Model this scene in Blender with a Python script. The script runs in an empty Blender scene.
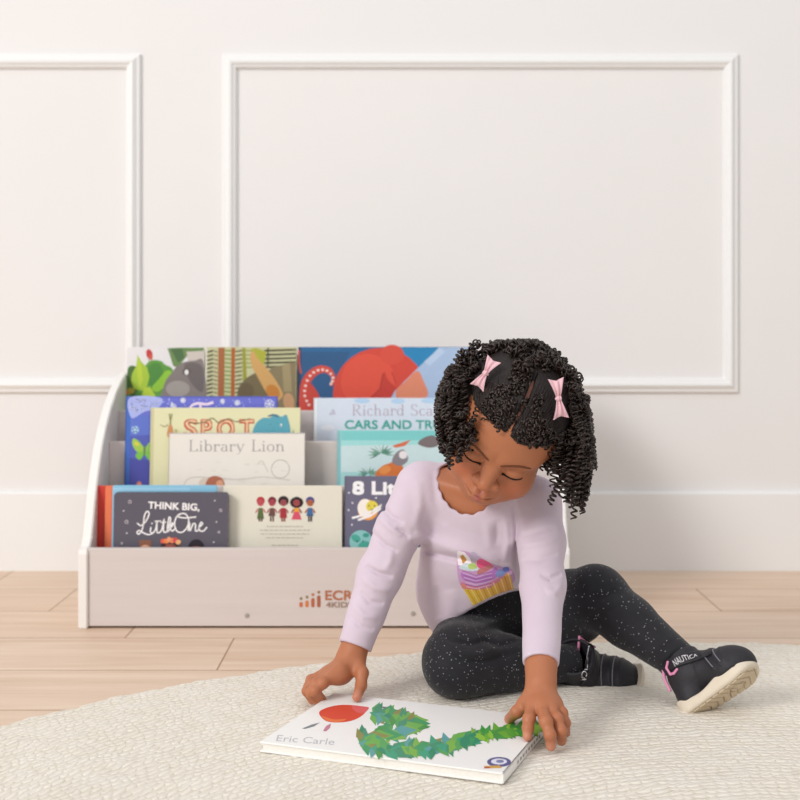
import bpy, bmesh, math, random
import numpy as np
from mathutils import Vector, Matrix, Euler
from mathutils.geometry import tessellate_polygon

SC = bpy.context.scene
COL = SC.collection
random.seed(7)

# ------------------------------------------------------------------ camera, world, lights, exposure
EYE = 0.552
FPX = 1260.0
HOR = 330.0
cd = bpy.data.cameras.new('camera'); cam = bpy.data.objects.new('camera', cd); COL.objects.link(cam)
cam.location = (0, 0, EYE); cam.rotation_euler = (math.pi/2, 0, 0)
cd.sensor_width = 36; cd.lens = FPX/800*36; cd.shift_y = -(400-HOR)/800
cd.clip_start = .05; cd.clip_end = 50
cd.dof.use_dof = True; cd.dof.focus_distance = 1.74; cd.dof.aperture_fstop = 5.6
SC.camera = cam
w = bpy.data.worlds.new('world'); SC.world = w; w.use_nodes = True
w.node_tree.nodes['Background'].inputs[0].default_value = (.97, .985, 1.0, 1)
w.node_tree.nodes['Background'].inputs[1].default_value = .61
def area(name, loc, target, size, power, col=(1, 1, 1)):
    l = bpy.data.lights.new(name, 'AREA'); l.shape = 'RECTANGLE'; l.size, l.size_y = size
    l.energy = power; l.color = col
    o = bpy.data.objects.new(name, l); COL.objects.link(o); o.location = loc
    o.rotation_euler = (Vector(target)-Vector(loc)).to_track_quat('-Z', 'Y').to_euler()
    return o
area('window_daylight', (-5.6, -3.6, 4.3), (.1, 2.5, .5), (2.7, 2.8), 450, (1, .985, .96))
area('overhead_fill', (.2, .75, 2.45), (.2, .85, 0), (2.2, 2.2), 13)  # added soft fill from above to brighten rug and book, not a real source
SC.view_settings.view_transform = 'Standard'; SC.view_settings.look = 'None'
SC.view_settings.gamma = 1; SC.view_settings.use_curve_mapping = False
SC.view_settings.exposure = 0.0

def P(px, py, D): return Vector(((px-400)*D/FPX, D, EYE-(py-HOR)*D/FPX))

# ------------------------------------------------------------------ materials
def lin(c):
    return tuple(x/12.92 if x <= .04045 else ((x+.055)/1.055)**2.4 for x in c)
def hexc(h): return lin(tuple(int(h[i:i+2], 16)/255 for i in (0, 2, 4)))
_mc = {}
def mat(h, rough=.6, noise=0.0, scale=60, bump=0.0, spec=.4, sss=0):
    key = (h, rough, noise, scale, bump, spec, sss)
    if key in _mc: return _mc[key]
    m = bpy.data.materials.new('surface_'+h); m.use_nodes = True
    nt = m.node_tree; b = nt.nodes['Principled BSDF']
    c = hexc(h)
    b.inputs['Roughness'].default_value = rough
    b.inputs['Specular IOR Level'].default_value = spec
    tx = nt.nodes.new('ShaderNodeTexCoord')
    n = nt.nodes.new('ShaderNodeTexNoise'); n.inputs['Scale'].default_value = scale; n.inputs['Detail'].default_value = 4
    nt.links.new(tx.outputs['Object'], n.inputs['Vector'])
    mx = nt.nodes.new('ShaderNodeMix'); mx.data_type = 'RGBA'
    k = noise if noise else .02
    mx.inputs[6].default_value = tuple(x*(1-k) for x in c)+(1,)
    mx.inputs[7].default_value = tuple(min(1, x*(1+k)) for x in c)+(1,)
    nt.links.new(n.outputs['Fac'], mx.inputs[0]); nt.links.new(mx.outputs[2], b.inputs['Base Color'])
    if bump:
        bp = nt.nodes.new('ShaderNodeBump'); bp.inputs['Strength'].default_value = bump; bp.inputs['Distance'].default_value = .002
        nt.links.new(n.outputs['Fac'], bp.inputs['Height']); nt.links.new(bp.outputs[0], b.inputs['Normal'])
    if sss:
        b.inputs['Subsurface Weight'].default_value = sss; b.inputs['Subsurface Radius'].default_value = (.01, .004, .002)
    _mc[key] = m
    return m
class NT:
    def __init__(s, name):
        s.m = bpy.data.materials.new(name); s.m.use_nodes = True; s.t = s.m.node_tree; s.b = s.t.nodes['Principled BSDF']
    def set(s, sock, v):
        if isinstance(v, bpy.types.NodeSocket): s.t.links.new(v, sock)
        else: sock.default_value = v
    def math(s, op, a, b=0.0, c=0.0):
        n = s.t.nodes.new('ShaderNodeMath'); n.operation = op
        s.set(n.inputs[0], a); s.set(n.inputs[1], b)
        if op in ('MULTIPLY_ADD', 'SMOOTH_MIN', 'WRAP'): s.set(n.inputs[2], c)
        return n.outputs[0]
    def mix(s, f, a, b):
        n = s.t.nodes.new('ShaderNodeMix'); n.data_type = 'RGBA'; s.set(n.inputs[0], f); s.set(n.inputs[6], a); s.set(n.inputs[7], b)
        return n.outputs[2]
    def obj(s):
        n = s.t.nodes.new('ShaderNodeTexCoord'); sp = s.t.nodes.new('ShaderNodeSeparateXYZ'); s.t.links.new(n.outputs['Object'], sp.inputs[0])
        return n.outputs['Object'], sp.outputs[0], sp.outputs[1], sp.outputs[2]
    def comb(s, x, y, z):
        n = s.t.nodes.new('ShaderNodeCombineXYZ'); s.set(n.inputs[0], x); s.set(n.inputs[1], y); s.set(n.inputs[2], z); return n.outputs[0]
    def noise(s, vec, scale, detail=3, rough=.5):
        n = s.t.nodes.new('ShaderNodeTexNoise'); s.t.links.new(vec, n.inputs['Vector']); n.inputs['Scale'].default_value = scale
        n.inputs['Detail'].default_value = detail; n.inputs['Roughness'].default_value = rough; return n.outputs['Fac']
    def white(s, vec):
        n = s.t.nodes.new('ShaderNodeTexWhiteNoise'); s.t.links.new(vec, n.inputs['Vector']); return n.outputs['Value']
    def ramp(s, f, lo, hi):
        n = s.t.nodes.new('ShaderNodeMapRange'); s.set(n.inputs[0], f); n.inputs[1].default_value = lo; n.inputs[2].default_value = hi; return n.outputs[0]
    def bump(s, h, st, dist):
        n = s.t.nodes.new('ShaderNodeBump'); n.inputs['Strength'].default_value = st; n.inputs['Distance'].default_value = dist
        s.t.links.new(h, n.inputs['Height']); s.t.links.new(n.outputs[0], s.b.inputs['Normal'])
def col4(h): return hexc(h)+(1,)

# ------------------------------------------------------------------ mesh helpers
def link(name, verts, faces, mats, parent=None, mi=None, smooth=False):
    me = bpy.data.meshes.new(name); me.from_pydata([tuple(v) for v in verts], [], [tuple(f) for f in faces])
    for m in (mats if isinstance(mats, (list, tuple)) else [mats]): me.materials.append(m)
    if mi is not None: me.polygons.foreach_set('material_index', mi)
    if smooth: me.polygons.foreach_set('use_smooth', [True]*len(me.polygons))
    me.update()
    o = bpy.data.objects.new(name, me); COL.objects.link(o)
    if parent is not None: o.parent = parent
    return o
def link_bm(name, bm, m, parent=None, smooth=False):
    bmesh.ops.recalc_face_normals(bm, faces=bm.faces)
    me = bpy.data.meshes.new(name); bm.to_mesh(me); bm.free()
    for x in (m if isinstance(m, (list, tuple)) else [m]): me.materials.append(x)
    if smooth: me.polygons.foreach_set('use_smooth', [True]*len(me.polygons))
    o = bpy.data.objects.new(name, me); COL.objects.link(o)
    if parent is not None: o.parent = parent
    return o
def empty(name, loc, label, cat, group=None):
    o = bpy.data.objects.new(name, None); COL.objects.link(o); o.location = loc; o.empty_display_size = .05
    o['label'] = label; o['category'] = cat
    if group: o['group'] = group
    return o
def add_box(bm, lo, hi, bevel=0):
    vs = [bm.verts.new((x, y, z)) for x in (lo[0], hi[0]) for y in (lo[1], hi[1]) for z in (lo[2], hi[2])]
    fs = [(0, 1, 3, 2), (4, 6, 7, 5), (0, 4, 5, 1), (2, 3, 7, 6), (0, 2, 6, 4), (1, 5, 7, 3)]
    ff = [bm.faces.new([vs[i] for i in f]) for f in fs]
    if bevel:
        bmesh.ops.recalc_face_normals(bm, faces=ff)
        es = list({e for f in ff for e in f.edges})
        bmesh.ops.bevel(bm, geom=es, offset=bevel, segments=2, affect='EDGES', profile=.6)
def extrude_poly(bm, pts, axis, a0, a1):
    """pts 2D outline, extruded along axis ('x','y','z') from a0 to a1"""
    def mk(p, a): return {'x': (a, p[0], p[1]), 'y': (p[0], a, p[1]), 'z': (p[0], p[1], a)}[axis]
    A = [bm.verts.new(mk(p, a0)) for p in pts]; B = [bm.verts.new(mk(p, a1)) for p in pts]
    n = len(pts)
    for i in range(n): bm.faces.new((A[i], A[(i+1) % n], B[(i+1) % n], B[i]))
    for t in tessellate_polygon([[Vector((p[0], p[1], 0)) for p in pts]]):
        bm.faces.new([A[i] for i in t]); bm.faces.new([B[i] for i in t])
def rrect(x0, y0, x1, y1, r, n=5):
    out = []
    for cx, cy, a in ((x1-r, y1-r, 0), (x0+r, y1-r, 90), (x0+r, y0+r, 180), (x1-r, y0+r, 270)):
        for k in range(n+1):
            t = math.radians(a+90*k/n); out.append((cx+r*math.cos(t), cy+r*math.sin(t)))
    return out
def ell(cx, cy, rx, ry, rot=0, n=28, a0=0, a1=360):
    out = []; c, s = math.cos(math.radians(rot)), math.sin(math.radians(rot))
    for k in range(n if a1-a0 == 360 else n+1):
        t = math.radians(a0+(a1-a0)*k/n); x, y = rx*math.cos(t), ry*math.sin(t)
        out.append((cx+x*c-y*s, cy+x*s+y*c))
    return out
def smooth_pts(pts, n=6, closed=False):
    P_ = [Vector(p) for p in pts]; N = len(P_); out = []
    rng = range(N if closed else N-1)
    for i in rng:
        p0 = P_[(i-1) % N] if (closed or i > 0) else P_[0]; p1 = P_[i]; p2 = P_[(i+1) % N]
        p3 = P_[(i+2) % N] if (closed or i+2 < N) else P_[-1]
        for k in range(n):
            t = k/n
            out.append(.5*((2*p1)+(p2-p0)*t+(2*p0-5*p1+4*p2-p3)*t*t+(3*p1-p0-3*p2+p3)*t**3))
    if not closed: out.append(P_[-1])
    return [tuple(v) for v in out]

# text through the built-in font, returned as a triangle list in em units
_tc = {}
def text_tris(s):
    if s in _tc: return _tc[s]
    cu = bpy.data.curves.new('tmp', 'FONT'); cu.body = s; cu.size = 1; cu.resolution_u = 3
    o = bpy.data.objects.new('tmp', cu); COL.objects.link(o)
    dg = bpy.context.evaluated_depsgraph_get(); dg.update()
    me = bpy.data.meshes.new_from_object(o.evaluated_get(dg))
    v = [(x.co.x, x.co.y) for x in me.vertices]; f = [tuple(p.vertices) for p in me.polygons]
    bpy.data.objects.remove(o); bpy.data.curves.remove(cu); bpy.data.meshes.remove(me)
    _tc[s] = (v, f)
    return _tc[s]

class Art:
    """flat print: painter's layers of polygons, mapped by fn(u, v, layer_height) to 3D"""
    def __init__(s, fn, step=.00002): s.fn = fn; s.v = []; s.f = []; s.mi = []; s.m = []; s.k = 0; s.step = step
    def _m(s, h, rough=.45):
        m = mat(h, rough, .04, 90)
        if m not in s.m: s.m.append(m)
        return s.m.index(m)
    def raw(s, vs, fs, h, same=False, rough=.45):
        if not same: s.k += 1
        b = len(s.v); mi = s._m(h, rough)
        s.v += [s.fn(p[0], p[1], s.k*s.step) for p in vs]
        for f in fs: s.f.append([b+i for i in f]); s.mi.append(mi)
    def poly(s, pts, h, same=False):
        s.raw(pts, tessellate_polygon([[Vector((p[0], p[1], 0)) for p in pts]]), h, same)
    def rect(s, x0, y0, x1, y1, h, same=False): s.poly([(x0, y0), (x1, y0), (x1, y1), (x0, y1)], h, same)
    def stroke(s, pts, wd, h, same=False, nib=None):
        if len(pts) < 2: return
        vs = []; N = len(pts)
        for i, p in enumerate(pts):
            a = Vector(pts[max(0, i-1)][:2]); b = Vector(pts[min(N-1, i+1)][:2]); d = (b-a)
            if d.length == 0: d = Vector((1, 0))
            d.normalize(); ww = wd(i/(N-1)) if callable(wd) else wd
            if nib: ww = nib*ww+(1-nib)*ww*abs(d.y)
            n = Vector((-d.y, d.x))*ww/2
            vs += [(p[0]+n.x, p[1]+n.y), (p[0]-n.x, p[1]-n.y)]
        s.raw(vs, [(2*i, 2*i+1, 2*i+3, 2*i+2) for i in range(N-1)], h, same)
    def text(s, t, x, y, size, h, width=None, flip=-1, rot=0, bold=0, same=False, shear=0):
        """baseline-left at (x, y); y grows down when flip=-1; width fits the string"""
        v, f = text_tris(t); W = max(p[0] for p in v)-min(p[0] for p in v); mn = min(p[0] for p in v)
        kx = width/W if width else size
        c, sn = math.cos(math.radians(rot)), math.sin(math.radians(rot))
        offs = [(0, 0)] if not bold else [(bold*a, bold*b) for a in (-1, 0, 1) for b in (-1, 1)]
        for ox, oy in offs:
            vs = []
            for p in v:
                a = (p[0]-mn)*kx+ox+shear*p[1]*size; b = flip*p[1]*size+oy
                vs.append((x+a*c-b*sn, y+a*sn+b*c))
            s.raw(vs, f, h, same); 
    def build(s, parent, name='cover_print'):
        return link(name, s.v, s.f, s.m, parent, s.mi)

# ------------------------------------------------------------------ serif stroke letters (x right, y down, cap height 1)
def arc(cx, cy, rx, ry, a0, a1, n=12):
    return [(cx+rx*math.cos(math.radians(a0+(a1-a0)*k/n)), cy-ry*math.sin(math.radians(a0+(a1-a0)*k/n))) for k in range(n+1)]
def V(x, y0, y1): return ('v', [(x, y0), (x, y1)])
def Hh(x0, x1, y): return ('h', [(x0, y), (x1, y)])
SER = {
 'L': (.62, [V(.14, -1, 0), Hh(.02, .28, -.98), Hh(.02, .56, -.02), ('v', [(.56, -.22), (.56, 0)])]),
 'R': (.72, [V(.14, -1, 0), Hh(.02, .3, -.02), ('n', [(.02, -.98), (.3, -.98)]+arc(.32, -.75, .22, .23, 90, -90)+[(.14, -.52)]), ('v', [(.3, -.5), (.62, -.02)]), Hh(.54, .72, -.02)]),
 'S': (.6, [('n', [(.5, -.8)]+arc(.29, -.76, .2, .22, 30, 250)+arc(.29, -.25, .22, .24, 70, -150)+[(.05, -.18)])]),
 'i': (.3, [V(.15, -.6, 0), Hh(.03, .15, -.6), Hh(.03, .27, -.02), ('d', (.15, -.84))]),
 'b': (.58, [V(.12, -1, 0), Hh(0, .12, -.98), ('n', arc(.3, -.31, .2, .3, 150, -170))]),
 'r': (.44, [V(.12, -.6, 0), Hh(0, .12, -.6), Hh(0, .26, -.02), ('n', arc(.3, -.36, .17, .24, 160, 50)), ('d', (.38, -.52))]),
 'a': (.52, [('n', arc(.24, -.42, .15, .18, 160, 0)+[(.39, -.08), (.47, -.02)]), ('n', arc(.22, -.17, .15, .16, 60, 330))]),
 'y': (.56, [('v', [(.07, -.6), (.28, 0)]), ('h', [(.48, -.6), (.28, 0), (.17, .26), (.05, .24)]), Hh(0, .17, -.6), Hh(.38, .55, -.6)]),
 'o': (.56, [('n', arc(.27, -.3, .21, .3, 90, 450, 20))]),
 'n': (.62, [V(.12, -.6, 0), Hh(0, .12, -.6), Hh(0, .24, -.02), ('n', arc(.29, -.36, .17, .24, 165, 0)+[(.46, 0)]), Hh(.36, .58, -.02)]),
 'c': (.48, [('n', arc(.26, -.3, .2, .3, 40, 320, 16))]),
 'h': (.62, [V(.12, -1, 0), Hh(0, .12, -.98), Hh(0, .24, -.02), ('n', arc(.29, -.36, .17, .24, 165, 0)+[(.46, 0)]), Hh(.36, .58, -.02)]),
 'd': (.58, [V(.44, -1, 0), Hh(.32, .44, -.98), Hh(.44, .54, -.02), ('n', arc(.25, -.31, .2, .3, 20, 340))]),
 'e': (.5, [('n', [(.07, -.34), (.43, -.34)]+arc(.25, -.32, .19, .28, 5, 320, 16))]),
 's': (.42, [('n', arc(.21, -.45, .14, .14, 30, 250, 8)+arc(.2, -.15, .16, .15, 70, -150, 8))]),
 "'": (.2, [V(.1, -1, -.8)]), ' ': (.36, []),
}
def serif(art, s, x, y, size, h, track=.04, wt=.11, width=None):
    tot = sum(SER[c][0]+track for c in s); kx = (width/tot) if width else size
    first = True
    for c in s:
        adv, st = SER[c]
        for k in st:
            if k[0] == 'd':
                art.poly([(x+kx*(k[1][0]+.07*math.cos(a)), y+size*(k[1][1]+.07*math.sin(a))) for a in [i*math.pi/4 for i in range(8)]], h, not first)
            else:
                pts = [(x+kx*p[0], y+size*p[1]) for p in k[1]]
                art.stroke(pts, size*(wt if k[0] != 'h' else wt*.4), h, not first, nib=.3 if k[0] == 'n' else None)
            first = False
        x += kx*(adv+track)
# ------------------------------------------------------------------ the setting
DW = 2.9
RW = 0.214
m = NT('oak_plank_floor')
co, x, y, z = m.obj()
row = m.math('DIVIDE', m.math('SUBTRACT', y, 2.044), RW)
ri = m.math('FLOOR', row); rf = m.math('FRACT', row)
xo = m.math('ADD', x, m.math('MULTIPLY_ADD', ri, .196, .297))
bi = m.math('FLOOR', m.math('DIVIDE', xo, 1.32)); bf = m.math('FRACT', m.math('DIVIDE', xo, 1.32))
rnd = m.white(m.comb(bi, ri, 0.0))
gx = m.comb(m.math('MULTIPLY', x, 1.6), m.math('MULTIPLY', y, 22.0), m.math('MULTIPLY', rnd, 9.0))
g1 = m.noise(gx, 1.6, 6, .6); g2 = m.noise(m.comb(m.math('MULTIPLY', x, 3.0), m.math('MULTIPLY', y, 90.0), rnd), 2.0, 3)
g3 = m.noise(m.comb(m.math('MULTIPLY', x, .9), m.math('MULTIPLY', y, 7.0), m.math('MULTIPLY', rnd, 5.0)), 2.2, 3)
c = m.mix(m.ramp(g1, .3, .72), col4('cbaa8e'), col4('e6cfba'))
c = m.mix(m.math('MULTIPLY', m.ramp(g3, .35, .7), .5), c, col4('e9d2be'))
c = m.mix(m.math('MULTIPLY', m.ramp(g2, .58, .8), .25), c, col4('b48e6c'))
c = m.mix(m.math('MULTIPLY', rnd, .35), c, col4('d9baa0'))
ed = m.math('MINIMUM', m.math('MULTIPLY', m.math('MINIMUM', rf, m.math('SUBTRACT', 1.0, rf)), RW), m.math('MULTIPLY', m.math('MINIMUM', bf, m.math('SUBTRACT', 1.0, bf)), 1.32))
seam = m.ramp(ed, .0008, .002)
c = m.mix(m.math('SUBTRACT', 1.0, seam), c, col4('a07f63'))
m.t.links.new(c, m.b.inputs['Base Color']); m.b.inputs['Roughness'].default_value = .45
m.b.inputs['Specular IOR Level'].default_value = .35
m.bump(m.math('ADD', m.math('MULTIPLY', seam, .8), m.math('MULTIPLY', g1, .15)), .4, .002)
o = link('floor', [(-2.6, -1.2, 0), (2.6, -1.2, 0), (2.6, DW, 0), (-2.6, DW, 0), (-2.6, -1.2, -.05), (2.6, -1.2, -.05), (2.6, DW, -.05), (-2.6, DW, -.05)],
         [(0, 1, 2, 3), (7, 6, 5, 4), (0, 4, 5, 1), (1, 5, 6, 2), (2, 6, 7, 3), (3, 7, 4, 0)], m.m); o['kind'] = 'structure'

m_wall = mat('e8e5e4', .75, .012, 6, .03); m_trim = mat('ecebea', .42, .01, 12)
bm = bmesh.new(); add_box(bm, (-2.6, DW, -.05), (2.6, DW+.1, 2.5)); o = link_bm('wall_back', bm, m_wall); o['kind'] = 'structure'
bm = bmesh.new(); extrude_poly(bm, [(DW, 0), (DW-.014, 0), (DW-.014, .176), (DW-.010, .181), (DW, .182)], 'x', -2.6, 2.6)
o = link_bm('baseboard_back', bm, m_trim); o['kind'] = 'structure'
def frame(name, x0, x1, z0, z1):
    # picture-frame moulding: (inset from outer edge, depth off the wall)
    prof = [(0, 0), (0, .006), (.003, .009), (.008, .0095), (.012, .013), (.017, .0165), (.022, .0155), (.026, .011), (.029, .0105), (.032, .007), (.034, 0)]
    vs = []; fs = []
    for i, d in prof:
        vs += [(x0+i, DW-d, z0+i), (x1-i, DW-d, z0+i), (x1-i, DW-d, z1-i), (x0+i, DW-d, z1-i)]
    for k in range(len(prof)-1):
        for j in range(4): fs.append((4*k+j, 4*k+(j+1) % 4, 4*k+4+(j+1) % 4, 4*k+4+j))
    o = link(name, vs, fs, m_trim); o['kind'] = 'structure'
frame('trim_1', -1.78, -.596, .408, 1.186)
frame('trim_2', -.408, .777, .408, 1.186)

# ------------------------------------------------------------------ round woven rug
RC = (.456, .867); RR = 1.335; RT = .010
m = NT('ivory_wool_braid')
co, x, y, z = m.obj()
r = m.math('SQRT', m.math('ADD', m.math('MULTIPLY', x, x), m.math('MULTIPLY', y, y)))
th = m.math('ARCTAN2', y, x)
wob = m.noise(co, 26, 3)
rr = m.math('ADD', m.math('DIVIDE', r, .0115), m.math('MULTIPLY', wob, 1.9))
rid = m.math('FLOOR', rr); rfr = m.math('FRACT', rr)
along = m.math('ADD', m.math('ADD', m.math('MULTIPLY', m.math('MULTIPLY', th, r), 66.0), m.math('MULTIPLY', m.white(m.comb(rid, 0.0, 0.0)), 1.0)), m.math('ADD', m.math('MULTIPLY', rid, .5), m.math('MULTIPLY', m.math('ABSOLUTE', m.math('SUBTRACT', rfr, .5)), 1.6)))
st = m.math('FRACT', along)
hump = m.math('MULTIPLY', m.math('SINE', m.math('MULTIPLY', rfr, math.pi)), m.math('SINE', m.math('MULTIPLY', st, math.pi)))
hump = m.math('POWER', hump, .5)
fz = m.noise(co, 420, 4, .7); lump = m.noise(co, 30, 3, .6)
hh = m.math('ADD', m.math('MULTIPLY', hump, .8), m.math('ADD', m.math('MULTIPLY', fz, .6), m.math('MULTIPLY', lump, .9)))
c = m.mix(m.ramp(hump, .0, .55), col4('d8ccb8'), col4('f3ebde'))
c = m.mix(m.math('MULTIPLY', m.ramp(lump, .4, .75), .5), c, col4('f8f2ea'))
fl = m.ramp(m.noise(co, 150, 2), .68, .74)
c = m.mix(m.math('MULTIPLY', fl, .35), c, col4('b5a893'))
m.t.links.new(c, m.b.inputs['Base Color']); m.b.inputs['Roughness'].default_value = .95; m.b.inputs['Specular IOR Level'].default_value = .1
m.bump(hh, .7, .0032)
NR, NA = 170, 1100
a = np.linspace(0, 2*np.pi, NA, endpoint=False)
rad = np.concatenate([np.linspace(.02, RR-.03, NR-8), RR-.03+.03*np.sin(np.linspace(0.2, 1, 8)*np.pi/2)])
edge = .004*np.sin(a*61)+.003*np.sin(a*173+1)+.0025*np.sin(a*307+2)+.003*np.sin(a*23)
A_, R_ = np.meshgrid(a, rad)
R2 = R_+edge[None, :]*np.clip((R_-RR+.06)/.06, 0, 1)
Z = RT*np.clip(np.sqrt(np.clip((RR-R_)/.018, 0, 1)), 0, 1)+.0012*np.abs(np.sin(R_/.0135*np.pi))*np.abs(np.sin(A_*R_*60))
Z += .0012*np.sin(R_*19+3*np.sin(A_*5))*np.clip((RR-R_)/.05, 0, 1)
vs = np.stack([R2*np.cos(A_), R2*np.sin(A_), Z], -1).reshape(-1, 3)
i = np.arange(NR-1)[:, None]*NA; j = np.arange(NA)[None, :]; j2 = (j+1) % NA
fs = np.stack([(i+j), (i+NA+j), (i+NA+j2), (i+j2)], -1).reshape(-1, 4)
vs = vs.tolist()+[[0, 0, RT]]; fs = fs.tolist()+[[len(vs)-1, k, (k+1) % NA] for k in range(NA)]
rug = link('round_rug', vs, fs, m.m, smooth=True); rug.location = (RC[0], RC[1], .0005)
rug['label'] = 'large round ivory woven rug lying on the light oak floor'; rug['category'] = 'rug'

# ------------------------------------------------------------------ book display shelf
shelf = empty('book_display_shelf', (-.14, 2.5, 0), 'low whitewashed wooden book display shelf with curved sides against the wall', 'bookshelf')
def birch():
    m = NT('whitewashed_birch'); co, x, y, z = m.obj()
    g = m.noise(m.comb(m.math('MULTIPLY', x, 2.0), m.math('MULTIPLY', y, 8.0), m.math('MULTIPLY', z, 40.0)), 2.0, 5, .6)
    c = m.mix(g, col4('cfc4c0'), col4('dad0cc')); m.t.links.new(c, m.b.inputs['Base Color']); m.b.inputs['Roughness'].default_value = .5
    return m.m
mb = birch(); m_edge = mat('efebe7', .45, .02, 30)
SX0, SX1 = -.594, .314
L = shelf.location
def sb(name, lo, hi, bev=.0015, mt=None):
    bm = bmesh.new(); add_box(bm, [lo[i]-L[i] for i in range(3)], [hi[i]-L[i] for i in range(3)], bev)
    return link_bm(name, bm, mt or mb, shelf)
prof = [(2.325, .0), (2.325, .138), (2.328, .146), (2.345, .150), (2.358, .162), (2.372, .195), (2.39, .24), (2.415, .285), (2.445, .33), (2.48, .366), (2.52, .398), (2.57, .428), (2.62, .449), (2.66, .46), (2.70, .463), (2.70, 0)]
for xa, xb in ((SX0, SX0+.017), (SX1-.017, SX1)):
    bm = bmesh.new(); extrude_poly(bm, [(p[0]-L[1], p[1]-L[2]) for p in prof], 'x', xa-L[0], xb-L[0])
    bmesh.ops.recalc_face_normals(bm, faces=bm.faces)
    es = [e for e in bm.edges if len(e.link_faces) == 2 and e.calc_face_angle(0) > 1.2]
    bmesh.ops.bevel(bm, geom=es, offset=.002, segments=2, affect='EDGES')
    link_bm('side_panel', bm, m_edge, shelf)
ix0, ix1 = SX0+.017, SX1-.017
sb('front_panel', (ix0, 2.331, .004), (ix1, 2.345, .148))
TI = [(2.42, .2525), (2.50, .331), (2.58, .387)]
for yy, zz in TI: sb('divider', (ix0, yy, .03), (ix1, yy+.01, zz))
FLZ = [.035, .15, .24, .29]
ys = [2.345, 2.43, 2.51, 2.59, 2.672]
for k in range(4): sb('shelf_floor', (ix0, ys[k], FLZ[k]-.01), (ix1, [2.42, 2.50, 2.58, 2.672][k], FLZ[k]), .001)
sb('back_panel', (ix0, 2.672, .02), (ix1, 2.684, .50))
def bolt(px, py):
    c = P(px, py, 2.331); bm = bmesh.new()
    bmesh.ops.create_cone(bm, cap_ends=True, segments=20, radius1=.0045, radius2=.0035, depth=.002, matrix=Matrix.Translation((c.x-L[0], 2.330-L[1], c.z)) @ Matrix.Rotation(math.pi/2, 4, 'X'))
    bmesh.ops.create_cone(bm, cap_ends=True, segments=6, radius1=.002, radius2=.002, depth=.001, matrix=Matrix.Translation((c.x-L[0], 2.3288-L[1], c.z)) @ Matrix.Rotation(math.pi/2, 4, 'X'))
    o = link_bm('bolt', bm, mat('a8a29c', .35), shelf); o['label'] = 'small grey metal bolt head'
bolt(247, 615.5); bolt(413, 613.5)
lg = Art(lambda u, v, k: tuple(P(u, v, 2.331)-Vector((0, .0003+k, 0))-L))
cs = ['c8714a', 'd07e4a', 'b9684a', 'a9664c']
for k in range(4):
    xx = 301+k*5.9; top = [602, 600.5, 598, 595.5][k]
    lg.poly(rrect(xx-1.7, top, xx+1.9, 607.2, 1.5, 3), cs[k]); lg.poly(ell(xx+.1, top-3.4, 1.5, 1.5, n=12), ['8d7a4e', '8d7a4e', 'b9784a', '9d7a5a'][k])
lg.text('ECR', 325.5, 599.8, 13.2, 'b5714f', width=27, bold=.35); lg.text('4KIDS', 326.2, 607.3, 7.6, '9d8276', width=26, bold=.18)
lg.build(shelf, 'logo_print')
# ------------------------------------------------------------------ books on the shelf
BOOKGRP = ['picture books in the front tier', 'picture books in the second tier', 'picture books in the third tier', 'picture books along the top tier']
def make_book(px0, px1, pytop, yb, t, z0, colr, label, grp, round_r=0, hard=True, page='efe9df', lean=5.0, spine=None):
    """px0/px1/pytop frame the front face; yb = y of the front bottom edge; z0 = tier floor"""
    ln = math.radians(lean)
    # solve height so the top front edge projects to pytop
    h = .2
    for _ in range(20):
        D = yb+h*math.sin(ln); zt = EYE-(pytop-HOR)*D/FPX; h = (zt-z0)/math.cos(ln)
    D = yb+.7*h*math.sin(ln)
    xa, xb = (px0-400)*D/FPX, (px1-400)*D/FPX; wd = xb-xa
    root = empty('picture_book', (xa, yb, z0+.0006), label, 'book', grp); root.rotation_euler = (-ln, 0, 0)
    cv = mat(colr, .4, .03, 40)
    if hard:
        c = .0022; bm = bmesh.new()
        add_box(bm, (0, 0, 0), (wd, c, h), .0006); add_box(bm, (0, t-c, 0), (wd, t, h), .0006); add_box(bm, (0, 0, 0), (c, t, h), .0006)
        link_bm('cover', bm, [cv], root)
        bm = bmesh.new(); add_box(bm, (c, c, .003), (wd-.003, t-c, h-.003)); link_bm('page_block', bm, mat(page, .8, .06, 400), root)
    else:
        n = max(3, int(t/.0016)); bm = bmesh.new()
        r = max(round_r, .001)
        pts = [p for p in rrect(0, 0, wd, h, r)]
        extrude_poly(bm, pts, 'y', 0, .0016); extrude_poly(bm, pts, 'y', t-.0016, t)
        link_bm('cover', bm, [cv], root)
        bm = bmesh.new(); extrude_poly(bm, rrect(.0005, .0008, wd-.0008, h-.0008, r), 'y', .0017, t-.0017); link_bm('page_block', bm, mat(page, .7, .05, 300), root)
    s = D/FPX
    def fn(u, v, k): return ((u-px0)*s, -.0001-k, h-(v-pytop)*s*(1/math.cos(ln)))
    return root, Art(fn), (px0, px1, pytop, pytop+h/s*math.cos(ln))
RND = random.Random(3)
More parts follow.
